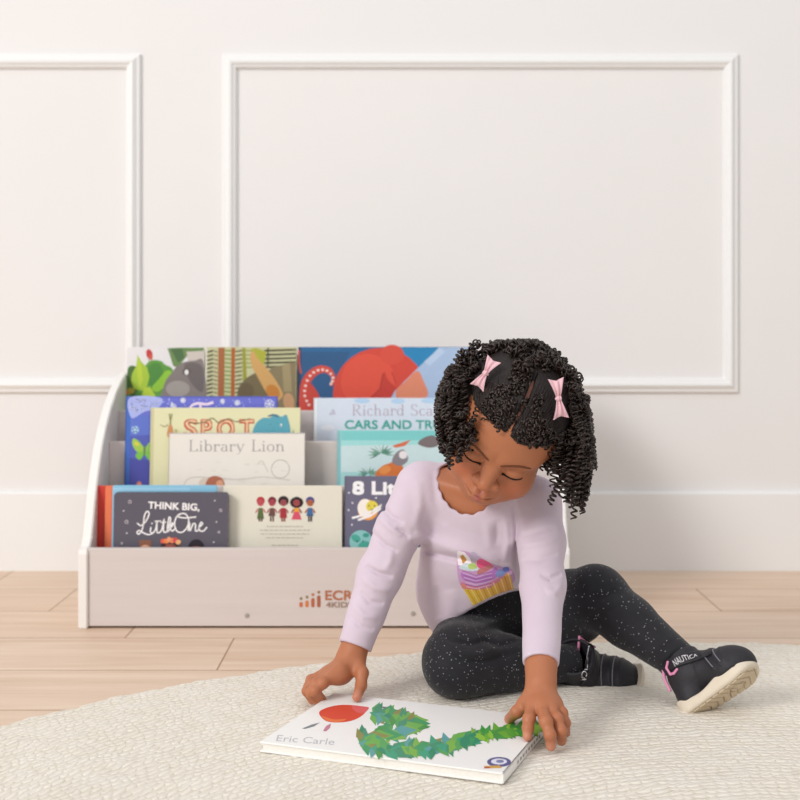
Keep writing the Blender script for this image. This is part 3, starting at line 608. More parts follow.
# ------------------------------------------------------------------ signed-distance modelling for the figure
def mesh_sdf(f, lo, hi, h, slack=1.35):
    """naive surface nets over a sparse grid; f takes (N,3) -> distances"""
    lo = np.array(lo, float); hi = np.array(hi, float); B = 8
    nb = np.ceil((hi-lo)/(h*B)).astype(int); n = nb*B+1
    F = np.empty(n, np.float32)
    bc = np.stack(np.meshgrid(*[lo[k]+(np.arange(nb[k])+.5)*h*B for k in range(3)], indexing='ij'), -1)
    d = f(bc.reshape(-1, 3)).reshape(nb)
    up = np.repeat(np.repeat(np.repeat(d, B, 0), B, 1), B, 2)
    F[:] = 1.0
    F[:-1, :-1, :-1] = np.where(up > 0, 1.0, -1.0)
    act = np.argwhere(np.abs(d) < .87*h*B*slack)
    g = np.arange(B+1); off = np.stack(np.meshgrid(g, g, g, indexing='ij'), -1).reshape(-1, 3)
    for s in range(0, len(act), 220):
        bl = act[s:s+220]; idx = (bl[:, None, :]*B+off[None]).reshape(-1, 3)
        val = f(lo+idx*h); F[idx[:, 0], idx[:, 1], idx[:, 2]] = val
    S = F < 0
    c = np.zeros(n-1, bool); base = S[:-1, :-1, :-1]
    for a in (0, 1):
        for b in (0, 1):
            for e in (0, 1): c |= S[a:n[0]-1+a, b:n[1]-1+b, e:n[2]-1+e] != base
    cells = np.argwhere(c)
    vid = np.full(n-1, -1, np.int32); vid[cells[:, 0], cells[:, 1], cells[:, 2]] = np.arange(len(cells))
    corn = np.array([(a, b, e) for a in (0, 1) for b in (0, 1) for e in (0, 1)])
    cv = F[(cells[:, None, 0]+corn[None, :, 0]), (cells[:, None, 1]+corn[None, :, 1]), (cells[:, None, 2]+corn[None, :, 2])]
    acc = np.zeros((len(cells), 3)); cnt = np.zeros(len(cells))
    for i in range(8):
        for j in range(i+1, 8):
            if np.abs(corn[i]-corn[j]).sum() == 1:
                a, b = cv[:, i], cv[:, j]; mk = (a < 0) != (b < 0); t = np.where(mk, a/np.where(mk, a-b, 1), 0)
                acc += np.where(mk[:, None], corn[i]+t[:, None]*(corn[j]-corn[i]), 0); cnt += mk
    V_ = lo+(cells+acc/np.maximum(cnt, 1)[:, None])*h
    for _ in range(2):
        e = h*.3; d0 = f(V_); gr = np.stack([f(V_+np.eye(3)[k]*e)-f(V_-np.eye(3)[k]*e) for k in range(3)], -1)/(2*e)
        ln = (gr**2).sum(1)+1e-6; st = np.clip(d0/np.maximum(ln, .2), -h*.5, h*.5)
        V_ = V_-gr*st[:, None]
    faces = []
    for ax in range(3):
        o1, o2 = [(1, 2), (2, 0), (0, 1)][ax]
        sl = [slice(None)]*3; sl[ax] = slice(0, -1); s2 = [slice(None)]*3; s2[ax] = slice(1, None)
        A, Bb = S[tuple(sl)], S[tuple(s2)]; E = np.argwhere(A != Bb)
        E = E[(E[:, o1] > 0) & (E[:, o2] > 0) & (E[:, o1] < n[o1]-1) & (E[:, o2] < n[o2]-1)]
        q = []
        for da, db in ((0, 0), (1, 0), (1, 1), (0, 1)):
            t = E.copy(); t[:, o1] -= da; t[:, o2] -= db; q.append(vid[t[:, 0], t[:, 1], t[:, 2]])
        q = np.stack(q, -1); fl = A[E[:, 0], E[:, 1], E[:, 2]]
        q = np.where(fl[:, None], q, q[:, ::-1]); faces.append(q)
    Fc = np.concatenate(faces); Fc = Fc[(Fc >= 0).all(1)]
    return V_, Fc
def np_mesh(name, V_, Fc, mats, parent=None, smooth=True, cols=None):
    me = bpy.data.meshes.new(name); nv, nf = len(V_), len(Fc); k = Fc.shape[1]
    me.vertices.add(nv); me.vertices.foreach_set('co', np.asarray(V_, np.float32).ravel())
    me.loops.add(nf*k); me.loops.foreach_set('vertex_index', Fc.astype(np.int32).ravel())
    me.polygons.add(nf); me.polygons.foreach_set('loop_start', np.arange(0, nf*k, k, dtype=np.int32))
    me.polygons.foreach_set('use_smooth', np.full(nf, smooth))
    for m in (mats if isinstance(mats, (list, tuple)) else [mats]): me.materials.append(m)
    if cols is not None:
        at = me.color_attributes.new('tone', 'FLOAT_COLOR', 'POINT')
        at.data.foreach_set('color', np.concatenate([cols, np.ones((nv, 1))], 1).astype(np.float32).ravel())
    me.update(); me.validate()
    o = bpy.data.objects.new(name, me); COL.objects.link(o)
    if parent is not None: o.parent = parent; o.matrix_parent_inverse = Matrix.Translation(-parent.location)
    return o
A3 = lambda v: np.array(v, float)
def cap(p, a, b, ra, rb=None):
    rb = ra if rb is None else rb
    a = A3(a); b = A3(b); ab = b-a; t = np.clip(((p-a)@ab)/max(ab@ab, 1e-12), 0, 1)
    return np.linalg.norm(p-a-t[:, None]*ab, axis=1)-(ra+(rb-ra)*t)
def elli(p, c, r, R=None):
    q = p-A3(c)
    if R is not None: q = q@R
    r = A3(r); k0 = np.linalg.norm(q/r, axis=1); k1 = np.linalg.norm(q/(r*r), axis=1)
    return k0*(k0-1)/np.maximum(k1, 1e-9)
def smin(a, b, k):
    h = np.clip(.5+.5*(b-a)/k, 0, 1); return b+(a-b)*h-k*h*(1-h)
def smax(a, b, k): return -smin(-a, -b, k)
def seg(p, a, b):
    a = A3(a); b = A3(b); ab = b-a; t = np.clip(((p-a)@ab)/max(ab@ab, 1e-12), 0, 1)
    return np.linalg.norm(p-a-t[:, None]*ab, axis=1)
def chain(p, pts, k=.006):
    """pts: list of (xyz, r)"""
    d = None
    for (a, ra), (b, rb) in zip(pts[:-1], pts[1:]):
        e = cap(p, a, b, ra, rb); d = e if d is None else smin(d, e, k)
    return d
_rs = np.random.RandomState(5)
_wk = _rs.normal(size=(14, 3)); _wp = _rs.uniform(0, 6.28, 14)
def wob(p, freq):
    s = np.zeros(len(p))
    for k in range(14): s += np.sin(p@(_wk[k]*freq)+_wp[k])
    return s/5
def rotm(rx=0, ry=0, rz=0, order='zyx'):
    def ax(a, t):
        return np.array(Matrix.Rotation(math.radians(t), 3, a))
    M = {'x': ax('X', rx), 'y': ax('Y', ry), 'z': ax('Z', rz)}
    R = np.eye(3)
    for c in order: R = R@M[c]
    return R

# ------------------------------------------------------------------ the girl: skeleton (metres)
J = {k: A3(P(*v)) for k, v in dict(
 pelvis=(500, 628, 2.06), belly=(480, 585, 2.00), chest=(480, 535, 1.94), upchest=(484, 503, 1.905), neck=(488, 478, 1.875),
 shR=(420, 488, 1.90), elR=(380, 574, 1.885), wrR=(352, 655, 1.845),
 shL=(537, 503, 1.88), elL=(543, 585, 1.80), wrL=(541, 668, 1.70),
 hipR=(480, 635, 2.03), knR=(459, 662, 1.86), anR=(572, 664, 1.935),
 hipL=(535, 622, 2.05), knL=(596, 597, 1.94), anL=(686, 666, 1.825)).items()}
HR = rotm(rx=38, ry=24, rz=-4, order='zyx'); HS = 1.06
HC = A3(P(492, 468, 1.735))-HR@A3((0, -.083, -.006))*HS
def to_head(p): return (p-HC)@HR
def from_head(q): return HR@A3(q)+HC
def skull(q):
    d = elli(q, (0, .008, .030), (.071, .086, .068))
    d = smin(d, elli(q, (0, -.030, .022), (.058, .050, .052)), .03)      # forehead
    return d
def head_sdf(p):
    q = to_head(p)/HS
    x = q[:, 0]; ax = np.abs(x); qm = np.stack([ax, q[:, 1], q[:, 2]], 1)
    d = skull(q)
    d = smin(d, elli(q, (0, -.022, -.040), (.053, .052, .050)), .03)      # mid face
    d = smin(d, elli(qm, (.033, -.046, -.043), (.027, .027, .028)), .02)  # cheeks
    d = smin(d, elli(q, (0, -.052, -.078), (.024, .021, .018)), .03)      # chin
    d = smin(d, elli(q, (0, -.010, -.064), (.042, .043, .024)), .025)     # jaw
    d = smin(d, cap(qm, (.012, -.078, .014), (.046, -.062, .014), .006, .005), .018)  # brow
    d = smax(d, -elli(qm, (.028, -.092, -.006), (.016, .017, .011)), .014)          # sockets
    d = smin(d, elli(qm, (.0275, -.0675, -.006), (.0155, .0140, .0130)), .004)      # closed lids
    lid = np.stack([qm[:, 0]-.0275, qm[:, 1]+.0675, qm[:, 2]+.006], 1)
    # lid seam: an arc low on the ball
    rr_ = np.linalg.norm(lid, axis=1); zz = lid[:, 2]+.0068-.0028*np.clip(1-(lid[:, 0]/.0145)**2, 0, 1)*-1
    seam_z = -.0060-.0006*(1-np.clip((lid[:, 0]/.0145)**2, 0, 1))
    d = d+.0011*np.exp(-((lid[:, 2]-seam_z)/.0011)**2)*(np.abs(lid[:, 0]) < .0145)*(lid[:, 1] < 0)
    d = d+.0007*np.exp(-((lid[:, 2]-.0085+.12*np.abs(lid[:, 0]))/.0014)**2)*(np.abs(lid[:, 0]) < .016)*(lid[:, 1] < 0)
    d = smin(d, chain(q, [((0, -.0755, .004), .0060), ((0, -.0845, -.014), .0072), ((0, -.0935, -.0275), .0096)], .010), .015)   # nose
    d = smin(d, elli(qm, (.0125, -.0875, -.0305), (.0078, .0082, .0068)), .005)     # wings
    d = smax(d, -elli(qm, (.0068, -.0945, -.0375), (.0032, .0042, .0036)), .003)
    d = smin(d, elli(q, (0, -.0785, -.052), (.021, .012, .014)), .014)              # muzzle
    d = smax(d, -cap(q, (0, -.0935, -.040), (0, -.0915, -.048), .0022), .004)      # philtrum
    d = smin(d, chain(qm, [((0, -.0905, -.0515), .0044), ((.006, -.0900, -.0502), .0048), ((.018, -.0800, -.0545), .0024)], .004), .0035)
    d = smin(d, chain(qm, [((0, -.0885, -.0600), .0060), ((.009, -.0860, -.0590), .0052), ((.018, -.0790, -.0557), .0024)], .004), .0035)
    d = smax(d, -chain(qm, [((0, -.0945, -.0552), .0013), ((.010, -.0905, -.0548), .0013), ((.0205, -.0805, -.0555), .0016)], .002), .002)
    d = smax(d, -elli(q, (0, -.086, -.0685), (.012, .005, .0035)), .006)
    # ears
    e = elli(qm, (.0735, .012, -.012), (.007, .014, .021)); e = smax(e, -elli(qm, (.081, .008, -.010), (.006, .008, .013)), .004)
    d = smin(d, e, .006)
    return d*HS
def torso(p):
    d = chain(p, [(J['pelvis']+[0, .01, 0], .062), (J['belly']+[0, .01, 0], .066), (J['chest']+[0, .004, 0], .070), (J['upchest'], .058)], .05)
    d = smin(d, cap(p, J['shR']+[.012, 0, .0], J['shL']-[.012, 0, .0], .034), .04)
    return d
def neck_sdf(p): return cap(p, J['neck']+[0, .01, -.02], from_head((0, .022, -.045)), .036, .036)
def arm_chain(s): return [(J['sh'+s], .026), (J['el'+s], .021), (J['wr'+s], .0175)]
def body_sdf(p):
    d = torso(p)
    d = smin(d, neck_sdf(p), .03)
    for s in 'RL': d = smin(d, chain(p, arm_chain(s), .02), .03)
    # collar bones
    for s, t in (('R', 1), ('L', -1)):
        d = smin(d, cap(p, J['neck']+[-.012*t, -.040, -.022], J['sh'+s]+[.03*t, -.028, .012], .005), .014)
    h = np.full(len(p), 9.0); near = np.linalg.norm(p-HC, axis=1) < .17
    if near.any(): h[near] = head_sdf(p[near])
    h[~near] = np.linalg.norm(p[~near]-HC, axis=1)-.12
    return smin(d+.0015, h, .012)

# hands: each finger is its own bent chain rooted in the palm
def PP(px, py, D): return A3(P(px, py, D))
bz = RT+.0022+TB          # top board of the picture book
def on(px, py, z):        # the point at height z under the pixel
    D = FPX*(EYE-z)/(py-HOR); return A3(P(px, py, D))
wR = J['wrR']; wL = J['wrL']
tipR = on(357, 697, bz+.0075)
HAND = {}
HAND['R'] = dict(
  palm=[(wR, .0185), (PP(348, 664, 1.838), .0170), (PP(341, 672, 1.826), .0165)],
  pads=[(PP(336, 676, 1.815), (.020, .021, .012), 0)],
  knuck=[PP(342, 671, 1.800), PP(333, 672, 1.803), PP(326, 674, 1.812), PP(321, 676, 1.826)],
  fingers=[
   [(PP(340, 672, 1.812), .0085), (PP(323, 683, 1.790), .0078), (PP(315, 691, 1.782), .0070), (on(324, 702, RT+.010), .0060)],
   [(PP(335, 673, 1.816), .0085), (PP(316, 684, 1.798), .0078), (PP(311, 693, 1.790), .0070), (on(318, 703, RT+.009), .0060)],
   [(PP(330, 673, 1.824), .0085), (PP(311, 683, 1.812), .0076), (PP(307, 691, 1.806), .0068), (on(312, 700.5, RT+.009), .0058)],
   [(PP(328, 672, 1.835), .0080), (PP(311, 680, 1.834), .0070), (PP(308, 687, 1.832), .0062), (on(310, 695, RT+.009), .0054)]],
  thumb=[(PP(357, 663, 1.834), .0110), (PP(362, 673, 1.815), .0092), (PP(361, 686, 1.803), .0080), (tipR, .0068)])
HAND['L'] = dict(
  palm=[(wL, .0190), (PP(541, 684, 1.682), .0180), (PP(543, 700, 1.668), .0170)],
  pads=[(PP(544, 704, 1.655), (.024, .022, .014), 0)],
  fingers=[
   [(PP(533, 704, 1.655), .0088), (PP(529, 719, 1.625), .0078), (PP(528, 728, 1.617), .0070), (on(527.5, 736.5, bz+.006), .0062)],
   [(PP(541, 706, 1.650), .0092), (PP(546, 722, 1.608), .0080), (PP(550, 735, 1.598), .0070), (on(551, 746, bz-.002), .0064)],
   [(PP(548, 706, 1.652), .0090), (PP(557, 719, 1.622), .0078), (PP(561, 731, 1.612), .0070), (on(561.5, 741, bz-.004), .0062)],
   [(PP(553, 703, 1.662), .0082), (PP(562, 713, 1.645), .0070), (PP(565.5, 723, 1.638), .0062), (on(566, 733, bz-.006), .0056)]],
  thumb=[(PP(534, 692, 1.672), .0115), (PP(525, 703, 1.668), .0095), (PP(517, 712, 1.662), .0080), (on(509, 719, bz+.0055), .0066)])
def hand_sdf(p, s):
    H = HAND[s]
    d = chain(p, [(J['el'+s]*.35+J['wr'+s]*.65, .0215)]+H['palm'], .012)
    for c, r, _ in H['pads']: d = smin(d, elli(p, c, r), .012)
    for fg in H['fingers']: d = smin(d, cap(p, H['palm'][-1][0]*.6+H['palm'][0][0]*.4, fg[0][0], .011, fg[0][1]), .008)
    g = None
    for fg in H['fingers']:
        e = chain(p, fg, .003)
        for (c, r) in fg[1:3]: e = smin(e, np.linalg.norm(p-c, axis=1)-r*1.04, .003)
        g = e if g is None else smin(g, e, .0014)
    d = smin(d, g, .007)
    d = smin(d, chain(p, H['thumb'], .004), .009)
    return d

# skin
m = NT('warm_brown_skin'); at = m.t.nodes.new('ShaderNodeAttribute'); at.attribute_name = 'tone'
co, x, y, z = m.obj(); n1 = m.noise(co, 60, 3); n2 = m.noise(co, 900, 2)
mx = m.t.nodes.new('ShaderNodeMix'); mx.data_type = 'RGBA'; mx.blend_type = 'MULTIPLY'; mx.inputs[0].default_value = .25
m.t.links.new(at.outputs['Color'], mx.inputs[6]); m.t.links.new(m.mix(n1, (.8, .78, .76, 1), (1, 1, 1, 1)), mx.inputs[7])
m.t.links.new(mx.outputs[2], m.b.inputs['Base Color']); m.b.inputs['Roughness'].default_value = .48; m.b.inputs['Specular IOR Level'].default_value = .4
m.b.inputs['Subsurface Weight'].default_value = .12; m.b.inputs['Subsurface Radius'].default_value = (.012, .005, .003); m.b.inputs['Subsurface Scale'].default_value = .6
m.bump(n2, .08, .0006); SKIN = m.m
girl = empty('person', (float(J['pelvis'][0]), float(J['pelvis'][1]), .0), 'small child in lavender top and black speckled leggings sitting on the rug over a book', 'person')
bV, bF, off = [], [], 0
def addm(v, f):
    global off
    bV.append(v); bF.append(f+off); off += len(v)
v, f = mesh_sdf(body_sdf, (-.14, 1.66, .02), (.26, 2.2, .58), .00165); 
addm(v, f)
lo_hi = {'R': ((-.16, 1.74, .0), (.02, 1.93, .14)), 'L': ((.10, 1.55, .0), (.27, 1.78, .14))}
for s in 'RL':
    v, f = mesh_sdf(lambda p: hand_sdf(p, s), lo_hi[s][0], lo_hi[s][1], .0011); addm(v, f)
bV = np.concatenate(bV); bF = np.concatenate(bF)
base = A3(hexc('b4714e')); cols = np.tile(base, (len(bV), 1))
def tint(mask, hx, amt):
    c_ = A3(hexc(hx)); k = (mask*amt)[:, None]; cols[:] = cols*(1-k)+c_*k
q = to_head(bV)/HS; ax_ = np.abs(q[:, 0]); inh = np.linalg.norm(q, axis=1) < .125
g2 = lambda dx, dy, dz, sx, sy, sz: np.exp(-((dx/sx)**2+(dy/sy)**2+(dz/sz)**2))
tint(g2(ax_-.036, 0, q[:, 2]+.036, .018, 1, .016)*inh*(q[:, 1] < -.02), 'c4684c', .45)       # cheeks
tint(g2(q[:, 0], 0, q[:, 2]+.034, .014, 1, .010)*inh*(q[:, 1] < -.06), 'c06a4c', .4)
lipd = np.minimum(cap(np.stack([ax_, q[:, 1], q[:, 2]], 1), (0, -.0905, -.0508), (.018, -.0800, -.0545), .0052, .0026), cap(np.stack([ax_, q[:, 1], q[:, 2]], 1), (0, -.0885, -.0602), (.017, -.0790, -.0557), .0068, .0028))
tint(np.clip(1-lipd/.0012, 0, 1), 'ae6058', .8)
tint(np.clip(1-np.abs(q[:, 2]+.0552+.0)/.0012, 0, 1)*(ax_ < .019)*(q[:, 1] < -.075)*inh, '70352c', .7)
tint(np.clip((q[:, 2]-.064-.1*np.clip(ax_-.04, 0, 1))/.006, 0, 1)*inh, '6e3f30', .9)
for s in 'RL':
    for fg in HAND[s]['fingers']+[HAND[s]['thumb']]:
        tint(np.clip(1-(np.linalg.norm(bV-(fg[-1][0]), axis=1)-.006)/.006, 0, 1), 'd0907a', .55)
        for c_, r_ in fg[1:3]: tint(np.clip(1-(np.linalg.norm(bV-c_, axis=1))/.010, 0, 1), '9a5c40', .3)
body = np_mesh('body', bV, bF, SKIN, girl, cols=cols)

def project(f, pts, d, maxd=.2, offset=.0006):
    """slide points along direction d onto the surface f=0"""
    pts = np.array(pts, float).copy(); d = A3(d)/np.linalg.norm(d); t = np.zeros(len(pts))
    for _ in range(60):
        s_ = f(pts+t[:, None]*d)-offset; t += np.clip(s_*.8, -.01, .02)
    return pts+t[:, None]*d
# eyebrows and lashes
FACE_DIR = HR@A3((0, 1, 0))
def face_strip(name, ctr, wid, mt, thick=.0006, off_=.0004, seg_=24):
    pts = smooth_pts([(a_, b_, 0) for a_, b_ in ctr], seg_//(len(ctr)-1)); N = len(pts); grid = []
    for i, p_ in enumerate(pts):
        t = i/(N-1); w_ = wid(t)
        for k in (-1, -.5, 0, .5, 1): grid.append(from_head((p_[0]*HS, -.13, (p_[1]+k*w_/2)*HS)))
    top = project(head_sdf, grid, FACE_DIR, offset=off_+thick)
    low = project(head_sdf, grid, FACE_DIR, offset=-.0004)
    vs = np.concatenate([top, low]); fs = []; M = len(top)
    for i in range(N-1):
        for k in range(4):
            a_ = i*5+k; fs.append((a_, a_+1, a_+6, a_+5)); fs.append((M+a_, M+a_+5, M+a_+6, M+a_+1))
        for k in (0, 4): a_ = i*5+k; fs.append((a_, a_+5, M+a_+5, M+a_))
    return np_mesh(name, vs, np.array(fs), mt, girl)
m_brow = mat('79492f', .8, .1, 900, .3); m_lash = mat('1c1210', .6)
for sx_ in (-1, 1):
    face_strip('eyebrow', [(sx_*.0085, .0085), (sx_*.021, .0135), (sx_*.034, .0155), (sx_*.046, .0120)], lambda t: .0052*(1-.6*t**2)*min(1, .35+t*4), m_brow, .0004)
    face_strip('eyelash', [(sx_*.0150, -.0118), (sx_*.0210, -.0122), (sx_*.028, -.0120), (sx_*.035, -.0118), (sx_*.0420, -.0112)], lambda t: .0016+.0026*t*(1-.6*t**3), m_lash, .0014)
# ------------------------------------------------------------------ clothes
def to_px(p): return 400+p[:, 0]*FPX/p[:, 1], HOR+(EYE-p[:, 2])*FPX/p[:, 1]
def pl_dist(u, v, pts):
    d = np.full(len(u), 1e9)
    for a, b in zip(pts[:-1], pts[1:]):
        ax_, ay_ = b[0]-a[0], b[1]-a[1]; t = np.clip(((u-a[0])*ax_+(v-a[1])*ay_)/(ax_*ax_+ay_*ay_), 0, 1)
        d = np.minimum(d, np.hypot(u-a[0]-t*ax_, v-a[1]-t*ay_))
    return d
def fold(p, d, lines):
    """front-side folds; each line: points, height (+ ridge / - crease), half width in px"""
    u, v = to_px(p)
    for pts, amp, wd, ymax in lines:
        a_, b_ = np.array(pts[0], float), np.array(pts[-1], float); t_ = ((u-a_[0])*(b_-a_)[0]+(v-a_[1])*(b_-a_)[1])/((b_-a_)@(b_-a_)); win = np.sin(np.pi*np.clip(t_, 0, 1))**.6
        k = win*np.exp(-(pl_dist(u, v, pts)/wd)**2)*np.clip((ymax-p[:, 1])/.02+.5, 0, 1); d = d-1.5*amp*k
    return d
def taper_plane(p, c, n): return (p-A3(c))@(A3(n)/np.linalg.norm(n))
cuR = J['wrR']*.90+J['elR']*.10; cuL = J['wrL']*.95+J['elL']*.05
hemA, hemB, hemC = A3(P(428, 633, 1.93)), A3(P(523, 594, 1.93)), A3(P(480, 650, 2.16))
hn = np.cross(hemB-hemA, hemC-hemA); hn = hn/np.linalg.norm(hn); hn = hn if hn[2] < 0 else -hn
SH_FOLDS = [
 ([(411, 541), (425, 551), (445, 556), (470, 562), (495, 570), (512, 572)], -.0050, 3.2, 1.97), ([(414, 533), (440, 545), (470, 553), (500, 562)], .0040, 5.5, 1.97),
 ([(410, 538), (404, 532), (396, 528)], -.0030, 2.5, 1.95), ([(411, 541), (418, 560), (424, 590)], -.002, 5, 1.97),
 ([(418, 480), (420, 505), (415, 530)], .0022, 5, 1.95), ([(432, 470), (436, 500), (446, 525)], -.0015, 4, 1.95),
 ([(514, 500), (517, 530), (516, 560), (519, 585)], -.0032, 3, 1.97), ([(506, 515), (507, 545), (505, 562)], .0025, 4, 1.97), ([(497, 520), (497, 545)], -.0018, 3, 1.97),
 ([(487, 520), (490, 550)], .0016, 4, 1.97),
 ([(450, 590), (455, 615)], .0018, 6, 1.97), ([(436, 585), (441, 618)], -.0018, 5, 1.97),
 # right sleeve
 ([(380, 505), (392, 517), (404, 524)], -.0030, 2.6, 1.95), ([(378, 516), (390, 528), (402, 536)], .0030, 3.5, 1.95), ([(372, 532), (385, 545), (398, 552)], -.0026, 2.6, 1.95),
 ([(366, 566), (378, 573), (393, 577)], -.0036, 2.6, 1.95), ([(362, 578), (375, 588), (390, 592)], .0030, 4, 1.95), ([(360, 592), (370, 602), (384, 604)], -.0030, 2.8, 1.95),
 ([(352, 604), (364, 616), (378, 619)], .0024, 3.5, 1.95), ([(350, 616), (360, 626), (374, 630)], -.0022, 2.6, 1.95), ([(392, 548), (390, 562), (384, 572)], .002, 4, 1.95),
 # left sleeve
 ([(519, 537), (535, 533), (556, 527)], -.0022, 2.6, 1.9), ([(520, 546), (538, 543), (560, 538)], .0026, 4, 1.9), ([(521, 560), (540, 560), (558, 553)], -.0018, 3, 1.9),
 ([(540, 575), (550, 579), (562, 574)], -.0026, 2.8, 1.9), ([(545, 590), (555, 592), (563, 586)], .0024, 4, 1.9),
]
def shirt_solid(p, inner=0.0, clip=True):
    d = chain(p, [(J['pelvis']+[-.008, -.03, .02], .093), (J['belly']+[-.004, -.004, 0], .086), (J['chest'], .080), (J['upchest'], .062)], .05)
    d = smin(d, cap(p, J['shR']+[.012, 0, 0], J['shL']-[.012, 0, 0], .038), .04)
    if clip: d = smax(d, taper_plane(p, hemA, hn), .004)
    for s, cu in (('R', cuR), ('L', cuL)):
        mid = J['sh'+s]*.5+J['el'+s]*.5
        a_ = chain(p, [(J['sh'+s], .0365), (mid, .035), (J['el'+s], .0325 if s == 'R' else .0300), (J['wr'+s], .0245)], .015)
        if clip: a_ = smax(a_, taper_plane(p, cu, J['wr'+s]-J['el'+s]), .002)
        d = smin(d, a_, .016)
    d = d+.0009*wob(p, 42)+.00035*wob(p, 95)
    d = fold(p, d, SH_FOLDS)
    return d
nkc = A3(P(470, 467, 1.835))
def neck_hole(p):
    d = elli(p, nkc, (.0510, .080, .071), rotm(ry=8)); return d+.0010*np.sin(np.arctan2(p[:, 2]-nkc[2], p[:, 0]-nkc[0])*26)
def shirt_sdf(p):
    o_ = shirt_solid(p); i_ = shirt_solid(p, clip=False)+.0042
    near = np.minimum(neck_hole(p), taper_plane(p, hemA, -hn))
    for s, cu in (('R', cuR), ('L', cuL)): near = np.minimum(near, np.linalg.norm(p-cu, axis=1)-.03)
    i_ = i_+np.clip(near-.022, 0, 1)*1.5
    d = smax(o_, -i_, .002)
    return smax(d, -neck_hole(p), .002)
m = NT('lavender_cotton_jersey'); co, x, y, z = m.obj()
c = m.mix(m.noise(co, 30, 3), col4('cfbdcb'), col4('d6c6d2')); m.t.links.new(c, m.b.inputs['Base Color']); m.b.inputs['Roughness'].default_value = .85
m.b.inputs['Specular IOR Level'].default_value = .2; m.b.inputs['Sheen Weight'].default_value = .15
m.bump(m.math('ADD', m.noise(co, 900, 2), m.math('MULTIPLY', m.noise(co, 55, 3), 1.4)), .25, .0012); M_SH = m.m
v, f = mesh_sdf(shirt_sdf, (-.13, 1.62, .02), (.28, 2.26, .46), .0021)
shirt = np_mesh('shirt', v, f, M_SH, girl)

# cupcake print on the front of the shirt, laid on the cloth
def inpoly(u, v, poly):
    c_ = np.zeros(len(u), bool); n_ = len(poly); j_ = n_-1
    for i_ in range(n_):
        xi, yi = poly[i_][:2]; xj, yj = poly[j_][:2]
        c_ ^= ((yi > v) != (yj > v)) & (u < (xj-xi)*(v-yi)/(yj-yi+1e-12)+xi); j_ = i_
    return c_
SP = lambda pts: smooth_pts([(a_, b_, 0) for a_, b_ in pts], 6, True)
layers = [
 (SP([(458, 577), (457, 562), (461, 551), (470, 553), (478, 556), (490, 563), (505, 568), (512, 570), (515, 578), (512, 584), (500, 590), (485, 592), (468, 590), (461, 586)]), 'c79ac4'),
 ([(457, 553), (458, 551), (464, 552), (470, 558), (472, 564), (464, 566), (458, 565)], 'efe6ea'),
 ([(460, 556), (463, 554.5), (467, 560), (463, 564)], 'c08a44'),
 (SP([(470, 554), (474, 552), (479, 558), (477, 564), (472, 560)]), 'b9a8c0'),
 (SP([(459, 568), (466, 563), (476, 566), (480, 570), (470, 571)]), 'c9d6da'), (SP([(468, 565), (474, 563), (477, 568), (470, 569)]), 'b4cc72'),
 (SP([(477, 561), (482, 559), (492, 565), (484, 570), (478, 567)]), 'dc5a86'), (SP([(478, 570), (486, 566), (494, 566), (484, 573), (478, 575)]), 'c07a7a'),
 (SP([(462, 572), (476, 576), (490, 572), (496, 567), (498, 576), (482, 583), (464, 580)]), 'b478bc'),
 (SP([(461, 582), (476, 586), (495, 580), (505, 572), (508, 578), (492, 588), (466, 590)]), 'cf7f9a'),
 (SP([(461, 584), (468, 586), (480, 588), (478, 591), (464, 589)]), 'd88478'), (SP([(496, 572), (502, 569), (508, 570), (503, 576), (497, 577)]), '8492c4'), (SP([(503, 568), (508, 567), (509, 571), (504, 572)]), '6c76c0'),
 ([(463.5, 589), (475, 590.5), (490, 588), (500, 581), (508, 572), (511, 577), (514, 591), (505, 600), (490, 604), (473, 606)], 'd9a94c'),
 ([(463.5, 589), (478, 590.5), (482, 605), (473, 606)], 'd8b440'), ([(497, 584), (508, 572), (513, 590), (503, 601)], 'dca05c'),
]
for k in range(13):
    t = k/12; xt, yt = 464+44*t, 590-17*t*t; xb, yb = 474+39*t, 606-15*t*t
    layers.append(([(xt-.5, yt), (xt+.5, yt), (xb+.4, yb), (xb-.4, yb)], 'c0893a' if k % 2 else 'ecd089'))
for k in range(8):
    layers.append(([(462+k*.6, 570+k*2.3), (476, 575+k*1.9), (492, 571+k*1.9), (492, 571.6+k*1.9), (476, 575.8+k*1.9), (462+k*.6, 571+k*2.3)], 'd8b6dc' if k % 2 else 'a862a8'))
st_ = .42; us = np.arange(455, 518, st_); vs_ = np.arange(549, 608, st_)
UU, VV = np.meshgrid(us, vs_, indexing='ij'); nu, nv_ = UU.shape
ctr_u, ctr_v = (UU[:-1, :-1]+st_/2).ravel(), (VV[:-1, :-1]+st_/2).ravel()
mi_ = np.full(len(ctr_u), -1); pm = []
for k, (poly, hx) in enumerate(layers):
    mm = mat(hx, .7, .1, 300)
    if mm not in pm: pm.append(mm)
    mi_[inpoly(ctr_u, ctr_v, poly)] = pm.index(mm)
D0 = 1.80
org = np.stack([(UU.ravel()-400)*D0/FPX, np.full(UU.size, D0), EYE-(VV.ravel()-HOR)*D0/FPX], -1)
dirs = org-np.array([0, 0, EYE]); dirs /= np.linalg.norm(dirs, axis=1)[:, None]
pts = org.copy()
for _ in range(60): pts += dirs*(np.clip((shirt_solid(pts)-.0007)*.7, -.01, .015))[:, None]
ii, jj = np.meshgrid(np.arange(nu-1), np.arange(nv_-1), indexing='ij'); ii = ii.ravel(); jj = jj.ravel()
quad = np.stack([ii*nv_+jj, (ii+1)*nv_+jj, (ii+1)*nv_+jj+1, ii*nv_+jj+1], -1)
hemok = taper_plane(pts, hemA, hn)[quad].max(1) < -.001
keep = (mi_ >= 0) & hemok & (np.abs(np.ptp(pts[:, 1][quad], axis=1)) < .006)
